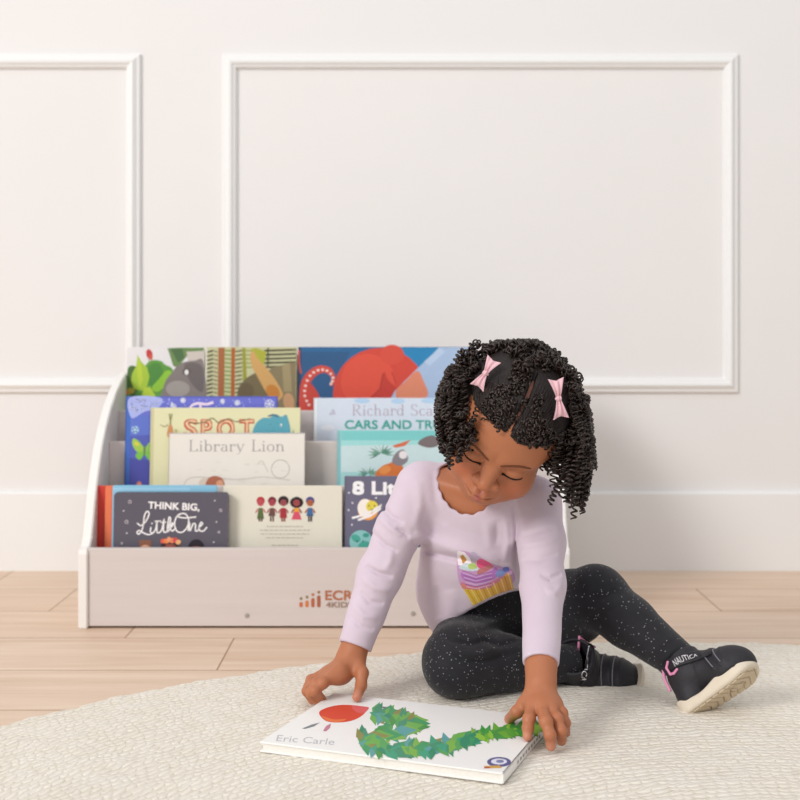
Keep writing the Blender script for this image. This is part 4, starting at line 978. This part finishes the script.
pr = np_mesh('cupcake_print', pts, quad[keep], pm, shirt); pr.data.polygons.foreach_set('material_index', mi_[keep].astype(np.int32)); pr['label'] = 'yellow and purple cupcake print'

# leggings
FL = RT+.0025
LG_FOLDS = [
 ([(440, 632), (452, 641), (470, 645), (490, 640)], -.0040, 3, 2.05), ([(438, 640), (455, 652), (478, 655), (500, 648)], .0035, 4, 2.05), ([(450, 655), (470, 662), (495, 658), (520, 652)], -.0030, 3, 2.05),
 ([(470, 628), (495, 622), (520, 612)], .0022, 4, 2.08), ([(455, 668), (480, 674), (510, 668)], .0020, 4, 2.0), ([(480, 640), (500, 646), (522, 640)], -.0030, 3, 2.05),
 ([(570, 572), (580, 585), (584, 600)], -.0022, 4, 2.1), ([(590, 600), (604, 597), (618, 590)], -.0022, 3.5, 2.1), ([(588, 612), (606, 607), (625, 598)], .0018, 4, 2.1),
 ([(655, 668), (668, 662), (681, 648)], -.0032, 2.6, 2.1), ([(660, 676), (674, 668), (686, 655)], .0028, 3, 2.1), ([(664, 684), (678, 676), (692, 662)], -.0028, 2.4, 2.1), ([(646, 655), (660, 646), (672, 636)], .0016, 4, 2.1),
]
def legs_sdf(p):
    d = chain(p, [(J['pelvis']+[0, .01, -.004], .080), (J['belly']+[.006, .008, -.012], .075), (J['belly']*.6+J['chest']*.4, .072)], .02)
    for s in 'RL':
        hip, kn, an = J['hip'+s], J['kn'+s], J['an'+s]
        th = chain(p, [(hip, .070), (hip*.4+kn*.6, .058), (kn, .053 if s == 'R' else .049)], .01)
        calf = kn*.62+an*.38
        sh = chain(p, [(kn, .052 if s == 'R' else .047), (calf, .042 if s == 'R' else .040), (an, .0265)], .01)
        sh = smax(sh, taper_plane(p, an+(an-kn)/np.linalg.norm(an-kn)*.004, an-kn), .003)
        d = smin(d, smin(th, sh, .012), .018)
    d = d+.0009*wob(p, 38); d = fold(p, d, LG_FOLDS)
    return smax(d, -(p[:, 2]-FL), .008)
m = NT('black_speckled_knit'); co, x, y, z = m.obj()
vo = m.t.nodes.new('ShaderNodeTexVoronoi'); vo.inputs['Scale'].default_value = 300; m.t.links.new(co, vo.inputs['Vector'])
rnd = m.white(vo.outputs['Position']); dot = m.math('MULTIPLY', m.math('LESS_THAN', vo.outputs['Distance'], .2), m.math('GREATER_THAN', rnd, .72))
c = m.mix(m.noise(co, 50, 3), col4('1d1c20'), col4('29282d')); c = m.mix(m.math('MULTIPLY', dot, .75), c, col4('c4c0c8'))
m.t.links.new(c, m.b.inputs['Base Color']); m.b.inputs['Roughness'].default_value = .8; m.b.inputs['Specular IOR Level'].default_value = .25; m.b.inputs['Sheen Weight'].default_value = .12
m.bump(m.noise(co, 700, 2), .3, .001); M_LG = m.m
v, f = mesh_sdf(legs_sdf, (-.02, 1.72, -.01), (.48, 2.2, .27), .0026)
np_mesh('leggings', v, f, M_LG, girl)

# shoes: local x = toe, z = up, y = side
m_up = mat('27252a', .6, .12, 300, .35); m_sole = mat('dccfbc', .6, .05, 40); m_strap = mat('201e24', .55, .1, 500, .3)
m_pink = mat('e08fb4', .5, .05, 80); m_white = mat('d9d4d8', .6); m_tread = mat('c9b79c', .7, .1, 60)
def last2(q): return cap(np.stack([q[:, 0], q[:, 1], q[:, 0]*0], 1), (-.050, 0, 0), (.044, .002, 0), .0255, .0315)
def upper_sdf(q):
    d = elli(q, (.042, .001, .012), (.038, .031, .030)); d = smin(d, cap(q, (.03, 0, .018), (-.02, 0, .040), .029, .029), .02)
    d = smin(d, chain(q, [((-.045, 0, .010), .027), ((-.040, 0, .045), .027), ((-.030, 0, .068), .0305)], .01), .015)
    d = smax(d, -(q[:, 2]-.001), .003); d = smax(d, (q[:, 2]-.078)-.15*q[:, 0], .003)
    d = smax(d, -cap(q, (-.032, 0, .045), (-.026, 0, .12), .0255), .003)
    for x0 in (.012, .026, .040):                     # stitched overlays across the vamp
        d = d-.0010*np.exp(-((q[:, 0]-x0-.25*(.05-q[:, 2]))/.0022)**2)*(q[:, 2] > .012)
    d = d+.0008*np.exp(-((q[:, 0]+.012-.3*(q[:, 2]-.03))/.0016)**2)
    return d
def sole_sdf(q, tb=.024):
    z0 = -.014+.010*np.clip((q[:, 0]-.03)/.045, 0, 1)**2; z1 = .005+.003*np.sin(q[:, 0]*70)+tb*np.clip((q[:, 0]-.052)/.022, 0, 1)+.006*np.clip((-.05-q[:, 0])/.02, 0, 1)
    a_ = last2(q)-.0008-(tb > .03)*.0025*np.clip((q[:, 0]-.05)/.02, 0, 1)+.0018*np.sin(q[:, 2]*300)*.3
    d = smax(a_, np.maximum(z0-q[:, 2], q[:, 2]-z1), .005)
    gr = np.minimum(np.abs(np.sin((q[:, 0]+.6*np.abs(q[:, 1]))*190)), np.abs(q[:, 1])*200)
    d = d+.0016*np.exp(-(gr/.25)**2)*(q[:, 2] < z0+.002)*(a_ < -.005)
    return d
def strap_sdf(q, side):
    d = np.abs(upper_sdf(q)-.0016)-.0014
    if side > 0: return smax(smax(d, np.abs(q[:, 2]-.053+.22*q[:, 0])-.0095, .002), np.abs(q[:, 0]+.012)-.042, .002)
    return smax(smax(d, np.abs(q[:, 0]+.012-.35*(q[:, 2]-.03))-.0105, .002), .014-q[:, 2], .002)
NAU = 'NAUTICA'
def shoe(T, R, side, k_=1.0):
    """T: heel-side origin, R: columns = local x, y, z axes in the world"""
    W_ = lambda q: (np.asarray(q)*np.array(k_))@R.T+T
    v, f = mesh_sdf(upper_sdf, (-.09, -.045, -.01), (.09, .045, .1), .0015); up = np_mesh('shoe', W_(v), f, m_up, girl)
    v, f = mesh_sdf(lambda w_: sole_sdf(w_, .024 if side > 0 else .040), (-.09, -.045, -.025), (.09, .045, .05), .0013); so = np_mesh('sole', W_(v), f, m_sole, up); so['label'] = 'thick cream rubber sole'
    def tread(q):
        z0 = -.0145+.010*np.clip((q[:, 0]-.03)/.045, 0, 1)**2; d = smax(last2(q)+.0055, np.abs(q[:, 2]-z0)-.0016, .001)
        gr = np.minimum(np.abs(np.sin((q[:, 0]+.5*np.abs(q[:, 1]))*230))/230, np.abs(np.hypot(q[:, 0]-.03, q[:, 1]*1.3)-.014))
        return np.maximum(d, .0011-gr)
    v, f = mesh_sdf(tread, (-.08, -.04, -.022), (.085, .04, .01), .0012); o = np_mesh('outsole_tread', W_(v), f, m_tread, up); o['label'] = 'tan ribbed tread pads'
    v, f = mesh_sdf(lambda w_: strap_sdf(w_, side), (-.09, -.045, 0), (.06, .045, .1), .0011); np_mesh('strap', W_(v), f, m_strap, up)
    # lettering runs across the strap, over the instep
    tv, tf = text_tris(NAU); tv = np.array(tv); tv = tv-[tv[:, 0].min(), 0]; Wt = tv[:, 0].max()
    ln_ = .040; s_ = (tv[:, 0]/Wt-.5)*ln_*side; hgt = (tv[:, 1]/.72)*.0085
    # subdivide each triangle once so it bends with the strap
    P3 = np.stack([s_, hgt], 1); T3 = []
    for a_ in tf:
        a_ = list(a_)
        for k in range(1, len(a_)-1): T3.append([P3[a_[0]], P3[a_[k]], P3[a_[k+1]]])
    for _ in range(2):
        N3 = []
        for a_, b_, c_ in T3:
            ab, bc, ca = (a_+b_)/2, (b_+c_)/2, (c_+a_)/2; N3 += [[a_, ab, ca], [ab, b_, bc], [ca, bc, c_], [ab, bc, ca]]
        T3 = N3
    t2 = np.array(T3).reshape(-1, 2)
    if side > 0:        # lettering along the ankle strap, on the outer side
        ang_ = np.zeros(len(t2))-1.12+t2[:, 1]/.034; qx = -.014+t2[:, 0]
    else:               # lettering across the instep strap
        ang_ = -.25+t2[:, 0]/.030; qx = -.012-.0042+t2[:, 1]
    start = np.stack([qx, np.sin(ang_)*.07, .036+np.cos(ang_)*.07], 1); dr = np.stack([qx*0, -np.sin(ang_), -np.cos(ang_)], 1); q = start.copy()
    sl = lambda w_: np.minimum(strap_sdf(w_, side), upper_sdf(w_))
    for _ in range(60): q = q+dr*np.clip((sl(q)-.0003)*.8, -.004, .006)[:, None]
    np_mesh('strap_lettering', W_(q), np.arange(len(q)).reshape(-1, 3), m_white, up)
    # pink D-ring at the strap end and pink pull loop at the heel
    def tube(name, pts, r, mt):
        dd = lambda w_: chain(w_, [(A3(p_), r) for p_ in pts], .001)
        a_ = np.array(pts); v_, f_ = mesh_sdf(dd, a_.min(0)-r*2, a_.max(0)+r*2, r*.45); return np_mesh(name, W_(v_), f_, mt, up)
    if side > 0: rg = [(-.042, -.0310, .064), (-.050, -.0300, .060), (-.050, -.0300, .050), (-.043, -.0315, .046), (-.034, -.033, .048)]
    else: rg = [(-.024, .0120, .064), (-.025, .0200, .060), (-.014, .0220, .055), (-.003, .0210, .052), (-.001, .0140, .056)]
    ra_ = np.array(rg); c_ = ra_*[1, 0, 0]+[0, 0, .03]; dd_ = ra_-c_; dd_ /= np.linalg.norm(dd_, axis=1)[:, None]; ra_ = c_+dd_*.07
    for _ in range(60): ra_ = ra_-dd_*np.clip((np.minimum(strap_sdf(ra_, side), upper_sdf(ra_))-.0016)*.8, -.004, .006)[:, None]
    rg = [tuple(t_) for t_ in ra_]
    o = tube('strap_ring', rg, .0021, m_pink); o['label'] = 'pink strap ring'
    o = tube('pull_loop', [(-.060, -.016, .074), (-.067, -.020, .052), (-.069, -.018, .034)] if side > 0 else [(-.060, -.004, .060), (-.069, -.004, .074), (-.071, 0, .080), (-.069, .006, .074), (-.062, .008, .060)], .0026, m_pink); o['label'] = 'pink heel loop'
    for x0 in (.014, .030):
        dd = lambda w_: smax(np.abs(upper_sdf(w_)-.0006)-.0008, np.maximum(np.abs(w_[:, 0]-x0-.25*(.05-w_[:, 2]))-.0009, .018-w_[:, 2]), .0006)
        v, f = mesh_sdf(dd, (-.01, -.04, .01), (.06, .04, .08), .0009); np_mesh('piping', W_(v), f, mat('77737c', .5), up)
    return up
def basis(x_, z_):
    x_ = A3(x_)/np.linalg.norm(x_); z_ = A3(z_); z_ = z_-x_*(z_@x_); z_ /= np.linalg.norm(z_); return np.stack([x_, np.cross(z_, x_), z_], 1)
# left shoe: heel down on the rug, sole turned to the right
Rl = basis((.68, -.30, .62), (-.46, .70, .58)); Tl = J['anL']-Rl@(A3((-.030, 0, .058))*[.86, .92, .92])
shoe(Tl, Rl, 1, (.86, .95, .92))
# right shoe lies on its side, toe to the right
Rr = basis((.95, -.16, -.10), (-.34, -.66, .66)); Tr = J['anR']-Rr@A3((-.032, 0, .050))
shoe(Tr, Rr, -1, (1.0, 1.05, 1.05))
# ------------------------------------------------------------------ hair
bowL = A3(P(486, 377, 1.74)); bowR = A3(P(555, 401, 1.76))
def hairline(q):
    z0 = .054+.008*np.clip(-q[:, 0]/.030, -.8, .3)-.10*np.clip(np.abs(q[:, 0])-.046, 0, 1)*2
    front = q[:, 2]-z0
    sidey = q[:, 1]+.030-.25*np.clip(q[:, 2], -.02, .05)
    back = np.minimum(sidey, q[:, 2]+.050)
    return np.maximum(front, back)
def hair_core(p):
    q = to_head(p)/HS; sk = skull(q)
    hl = hairline(q); k = np.clip(hl/.016, -1, 1)
    front = np.clip((-q[:, 1]+.01)/.03, 0, 1)
    th = .0040+.0050*(1-front)
    part = np.exp(-((q[:, 0]-.001-.0020*np.sin(q[:, 2]*90))/.0024)**2)*front*(q[:, 2] < .118)
    nse = .0016*wob(q, 110)*(1-.6*front)+.0007*np.sin(q[:, 0]*0+np.arctan2(q[:, 0], q[:, 2])*150+3*wob(q, 30))*front
    d = sk-(th*np.where(k > 0, np.sqrt(np.clip(k, 0, 1)), 0)+nse)+.010*part
    d = np.maximum(d, -hl*.7)
    d = d*HS
    d = smin(d, chain(p, [(A3(P(476, 378, 1.775)), .022), (A3(P(463, 398, 1.775)), .026), (A3(P(461, 428, 1.76)), .016)], .02)+.0025*wob(p, 150), .012)
    d = smin(d, chain(p, [(A3(P(562, 392, 1.785)), .018), (A3(P(568, 425, 1.785)), .020), (A3(P(573, 462, 1.785)), .010)], .02)+.0025*wob(p, 150), .012)
    return d
m = NT('dark_brown_hair'); co, x, y, z = m.obj()
c = m.mix(m.noise(co, 60, 4), col4('15100f'), col4('2c211e')); m.t.links.new(c, m.b.inputs['Base Color']); m.b.inputs['Roughness'].default_value = .5; m.b.inputs['Specular IOR Level'].default_value = .35
m.bump(m.noise(co, 260, 4, .7), .6, .002); M_HC = m.m
m2 = NT('glossy_dark_curl'); co, x, y, z = m2.obj()
c = m2.mix(m2.noise(co, 90, 3), col4('120d0c'), col4('3a2922')); m2.t.links.new(c, m2.b.inputs['Base Color']); m2.b.inputs['Roughness'].default_value = .34; m2.b.inputs['Specular IOR Level'].default_value = .45
def core_all(p):
    return np.minimum(hair_core(p), np.minimum(np.linalg.norm(p-HC, axis=1)+.5, 9))
V1, F1 = mesh_sdf(hair_core, HC-[.15, .15, .16], HC+[.15, .16, .17], .0018, 1.6)
hair = np_mesh('hair', V1, F1, M_HC, girl)
rs = np.random.RandomState(11)
down = np.array([0, 0, -1.0])
def grad(p, e=.002): return np.stack([hair_core(p+np.eye(3)[k]*e)-hair_core(p-np.eye(3)[k]*e) for k in range(3)], -1)/(2*e)
def head_d(p): return np.minimum(hair_core(p), head_sdf(p))
def head_g(p, e=.002): return np.stack([head_d(p+np.eye(3)[k]*e)-head_d(p-np.eye(3)[k]*e) for k in range(3)], -1)/(2*e)
roots, dirs0, lens, rads = [], [], [], []
# back and crown
qv = to_head(V1)/HS; ok = np.where((qv[:, 1] > -.005) | (np.abs(qv[:, 0]) > .062) & (qv[:, 2] > .0))[0]
vis = ok[V1[ok, 2] > HC[2]-.05]; gv_ = grad(V1[vis]); vis = vis[gv_[:, 1] < .45]
sel = rs.choice(vis, 420, replace=False)
g = grad(V1[sel])
for s_, n_ in zip(sel, g):
    roots.append(V1[s_]); n_ = n_/np.linalg.norm(n_); t_ = rs.normal(size=3); t_ -= n_*(t_@n_); t_ /= np.linalg.norm(t_)
    dirs0.append(n_*.8+t_*.8+down*.15); lens.append(rs.uniform(.018, .036)); rads.append(rs.uniform(.0028, .0042))
# pigtails
for c0, c1, lat, n_, lmax in ((A3(P(480, 374, 1.75)), A3(P(452, 400, 1.755)), -1, 200, .085), (A3(P(562, 396, 1.765)), A3(P(575, 440, 1.77)), 1, 200, .105)):
    for _ in range(n_):
        t = rs.uniform(); r0 = c0*(1-t)+c1*t+rs.normal(size=3)*[.008, .012, .010]
        roots.append(r0); dd = np.array([lat*rs.uniform(-.2, .6), rs.normal()*.45-.25, rs.uniform(-.8, .4)]); dirs0.append(dd); lens.append(rs.uniform(.4, 1)*lmax); rads.append(rs.uniform(.0030, .0046))
# ringlets hanging over the temple and beside the cheek
for u_, v_, D_ in ((446, 430, 1.73), (452, 434, 1.72), (459, 436, 1.715), (465, 430, 1.71), (449, 424, 1.735), (443, 440, 1.73), (469, 428, 1.71), (463, 420, 1.715), (470, 418, 1.71), (456, 440, 1.715), (547, 430, 1.735), (552, 434, 1.74), (560, 440, 1.75), (475, 412, 1.71)):
    for k in range(3): roots.append(A3(P(u_, v_, D_))+rs.normal(size=3)*.003); dirs0.append(np.array([rs.normal()*.2, -.3, -.8])); lens.append(rs.uniform(.020, .040)); rads.append(rs.uniform(.0026, .0036))
# small tight curls lying on the combed front
fr_ = np.where((qv[:, 1] < .03) & (np.abs(qv[:, 0]) < .066) & (hairline(qv) > .004) & (qv[:, 2] > .03) & (np.abs(qv[:, 0]-.002) > .0045))[0]
for s_ in rs.choice(fr_, 420, replace=False):
    bt = bowL if qv[s_, 0] < 0 else bowR; dd = bt-V1[s_]; dd = dd/np.linalg.norm(dd)+rs.normal(size=3)*.4
    roots.append(V1[s_]); dirs0.append(dd); lens.append(rs.uniform(.010, .024)); rads.append(rs.uniform(.0011, .0021))
roots = np.array(roots); dirs0 = np.array(dirs0); dirs0 /= np.linalg.norm(dirs0, axis=1)[:, None]; lens = np.array(lens); rads = np.array(rads)
NS = 26; pth = [roots.copy()]; p_ = roots.copy(); d_ = dirs0.copy(); stp = (lens/NS)[:, None]
wv = rs.normal(size=(len(roots), 3)); jx = rs.uniform(0, 13, len(roots))
for k in range(NS):
    d_ = d_+down*.16*(lens > .048)[:, None]*1.0+down*.05+.10*np.cross(d_, wv)*.6; d_ /= np.linalg.norm(d_, axis=1)[:, None]
    p_ = p_+d_*stp; hd = head_d(p_); lim = rads*.95; near = hd < lim
    if near.any():
        gg = head_g(p_[near]); gg /= np.maximum(np.linalg.norm(gg, axis=1), .3)[:, None]; p_[near] += gg*(lim-hd)[near][:, None]
    # gravity and the weight of the ringlets hold the mass close to the head
    u_, v_ = to_px(p_); lo_ = np.interp(v_, [340, 360, 380, 400, 420, 440, 460, 478], [474, 456, 443, 437, 437, 440, 444, 450])+jx*.6; hi_ = np.interp(v_, [340, 355, 370, 390, 410, 430, 470, 490, 505], [534, 560, 575, 586, 590, 592, 594, 592, 585])-jx
    tgt = np.clip(u_, lo_, hi_); p_[:, 0] += (tgt-u_)*p_[:, 1]/FPX*.35
    top_ = np.clip(343-v_, 0, 99); p_[:, 2] -= top_*p_[:, 1]/FPX*.6
    pth.append(p_.copy())
pth = np.stack(pth, 1)      # curls x steps x 3
# none of them grows across the bows
keep_ = np.ones(len(roots), bool)
for k in range(pth.shape[1]):
    u_, v_ = to_px(pth[:, k])
    for bp, ymax_ in (([(476, 391), (500, 364)], 1.80), ([(552, 382), (559, 420)], 1.80)):
        keep_ &= ~((pl_dist(u_, v_, bp) < 12) & (pth[:, k, 1] < ymax_))
    keep_ &= ~((v_ > 450) & (u_ > 474) & (u_ < 540))
pth = pth[keep_]; lens = lens[keep_]; rads = rads[keep_]; roots = roots[keep_]
# resample and wind the helix
CV, CF = [], []; base_ = 0; SIDES = 5
for i in range(len(roots)):
    Lc = lens[i]; turns = Lc/rs.uniform(.0062, .0090); n_ = int(turns*10)+3
    t = np.linspace(0, NS, n_); k0 = np.clip(t.astype(int), 0, NS-1); fr = (t-k0)[:, None]; c_ = pth[i][k0]*(1-fr)+pth[i][k0+1]*fr
    tg = np.gradient(c_, axis=0); tg /= np.maximum(np.linalg.norm(tg, axis=1), 1e-9)[:, None]
    ref = np.array([.37, .81, .45]); u_ = np.cross(tg, ref); u_ /= np.maximum(np.linalg.norm(u_, axis=1), 1e-6)[:, None]; w_ = np.cross(tg, u_)
    ph = np.linspace(0, turns*2*np.pi, n_)+rs.uniform(0, 6.28); rr_ = rads[i]*np.clip(np.linspace(.5, 3, n_), 0, 1)*np.linspace(1, 1.1, n_)
    hx_ = c_+u_*(np.cos(ph)*rr_)[:, None]+w_*(np.sin(ph)*rr_)[:, None]
    tt = np.gradient(hx_, axis=0); tt /= np.maximum(np.linalg.norm(tt, axis=1), 1e-9)[:, None]
    a_ = np.cross(tt, tg); a_ /= np.maximum(np.linalg.norm(a_, axis=1), 1e-6)[:, None]; b_ = np.cross(tt, a_)
    tr = rs.uniform(.0011, .0019)*np.clip(np.linspace(4, .8, n_), 0, 1)
    for s_ in range(SIDES):
        an_ = 2*np.pi*s_/SIDES; CV.append(hx_+(a_*math.cos(an_)+b_*math.sin(an_))*tr[:, None])
    idx = np.arange(n_-1)
    for s_ in range(SIDES):
        s2 = (s_+1) % SIDES; CF.append(np.stack([base_+s_*n_+idx, base_+s_*n_+idx+1, base_+s2*n_+idx+1, base_+s2*n_+idx], -1))
    base_ += SIDES*n_
o = np_mesh('hair_curls', np.concatenate(CV), np.concatenate(CF), m2.m, hair); o['kind'] = 'stuff'

# short combed-back strands from the hairline towards the bows
SV, SF, sb_ = [], [], 0
for k in range(1500):
    sx_ = rs.choice((-1, 1)); x0 = rs.uniform(.001, .058)*sx_; y0 = -.06
    q0 = np.array([[x0, -.072+.5*abs(x0)**1.3, 0.0]])
    zz = .054+.008*np.clip(-x0/.030, -.8, .3)-rs.uniform(-.004, .003); s0 = rs.uniform(0, .05)
    q0[0, 2] = zz+s0; w0 = from_head(q0[0]*HS)[None]
    bt = (bowL if sx_ < 0 else bowR)
    SV.append(w0[0]); SF.append(bt)
W0 = np.array(SV); BT = np.array(SF)
def onto(w_):
    for _ in range(6):
        dd = np.minimum(hair_core(w_), head_sdf(w_)); gg = head_g(w_); gg /= np.maximum(np.linalg.norm(gg, axis=1), .3)[:, None]; w_ = w_-gg*(dd-.0002)[:, None]
    return w_
W0 = onto(W0); seq = [W0]; cur = W0; jit = rs.normal(size=W0.shape)*.25
Ls = rs.uniform(.010, .030, len(W0))
for k in range(7):
    gg = head_g(cur); gg /= np.maximum(np.linalg.norm(gg, axis=1), .3)[:, None]; dd = BT-cur; dist_ = np.linalg.norm(dd, axis=1)[:, None]; dd = dd/dist_+jit; dd -= gg*(dd*gg).sum(1)[:, None]
    cur = onto(cur+dd*np.minimum(Ls[:, None]/7, dist_*.3)); seq.append(cur+gg*.0006*math.sin(k*.5))
seq = np.stack(seq, 1); n_ = seq.shape[1]; VV_, FF_ = [], []
tg = np.gradient(seq, axis=1); tg /= np.maximum(np.linalg.norm(tg, axis=2), 1e-9)[:, :, None]
a_ = np.cross(tg, np.array([.3, -.9, .3])); a_ /= np.maximum(np.linalg.norm(a_, axis=2), 1e-6)[:, :, None]; b_ = np.cross(tg, a_)
rad_ = .00034*np.array([.4, 1, 1, 1, 1, .9, .7, .3])[None, :, None]
rings = np.stack([seq+(a_*math.cos(t)+b_*math.sin(t))*rad_ for t in (0, 2.09, 4.19)], 2)     # strand, step, side, 3
M_ = len(seq); idx = (np.arange(M_)[:, None, None]*n_*3+np.arange(n_-1)[None, :, None]*3+np.arange(3)[None, None, :]); nx = (np.arange(M_)[:, None, None]*n_*3+np.arange(n_-1)[None, :, None]*3+((np.arange(3)+1) % 3)[None, None, :])
FF_ = np.stack([idx, nx, nx+3, idx+3], -1).reshape(-1, 4)
o = np_mesh('combed_strands', rings.reshape(-1, 3), FF_, m2.m, hair); o['kind'] = 'stuff'

# ------------------------------------------------------------------ hair bows
m_bow = mat('e3b6be', .55, .05, 200, .15)
def bow(c0, axis, nrm, L0, wend):
    ax_ = A3(axis); ax_ /= np.linalg.norm(ax_); n0 = A3(nrm); n0 -= ax_*(n0@ax_); n0 /= np.linalg.norm(n0); s_ = np.cross(n0, ax_)
    vs, fs = [], []; NU, NV = 29, 15
    for sd in (0, 1):
        for i in range(NU):
            u = -1+2*i/(NU-1); w_ = .0030+(wend-.0030)*min(1, abs(u)**1.15)
            for j in range(NV):
                v = -1+2*j/(NV-1); notch = -.14*(1-abs(v))*(abs(u) > .8)*(abs(u)-.8)/.2
                pl = .0016*math.cos(v*7.5)*(1-.35*abs(u))*min(1, abs(u)*4+.3)+.0042*math.sin(math.pi*min(1, abs(u)*1.05))*(1-.55*v*v)
                q = c0+ax_*(u*(1+notch)*L0)+s_*(v*w_)+n0*(pl+(.0 if sd else .0007))
                vs.append(q)
    N = NU*NV
    for sd in (0, 1):
        for i in range(NU-1):
            for j in range(NV-1):
                a_ = sd*N+i*NV+j; f_ = [a_, a_+1, a_+NV+1, a_+NV]; fs.append(f_ if sd else f_[::-1])
    for i in range(NU-1):
        for j in (0, NV-1): a_ = i*NV+j; fs.append([a_, a_+NV, N+a_+NV, N+a_])
    for j in range(NV-1):
        for i in (0, NU-1): a_ = i*NV+j; fs.append([a_, a_+1, N+a_+1, N+a_])
    b = np_mesh('hair_bow', np.array(vs), np.array(fs), m_bow, girl); b['label'] = 'pale pink ribbon bow'
    kd = lambda p: elli(p, c0+n0*.001, (.0042, .0046, .0042), np.stack([ax_, s_, n0], 1))+.0004*np.sin((p-c0)@s_*1500)
    v, f = mesh_sdf(kd, c0-.012, c0+.012, .0006); np_mesh('knot', v, f, m_bow, b)
def surf_at(px, py):
    e_ = A3((0, 0, EYE)); t_ = A3(P(px, py, 1.5)); d_ = t_-e_; d_ /= np.linalg.norm(d_); p = t_[None].copy()
    for _ in range(80): p = p+d_*np.clip(hair_core(p)*.8, -.01, .02)[:, None]
    g_ = grad(p)[0]; return p[0], g_/np.linalg.norm(g_)
for (px, py), (qx, qy), L0, we in (((486.5, 377), (.52, .86), .0235, .0112), ((555.3, 401.3), (.13, -.99), .0280, .0115)):
    p0, n0 = surf_at(px, py); n1_ = n0*.6+A3((0, -1, .2))*.8; bow(p0+n1_*.011, (qx, 0, qy), n1_, L0, we)
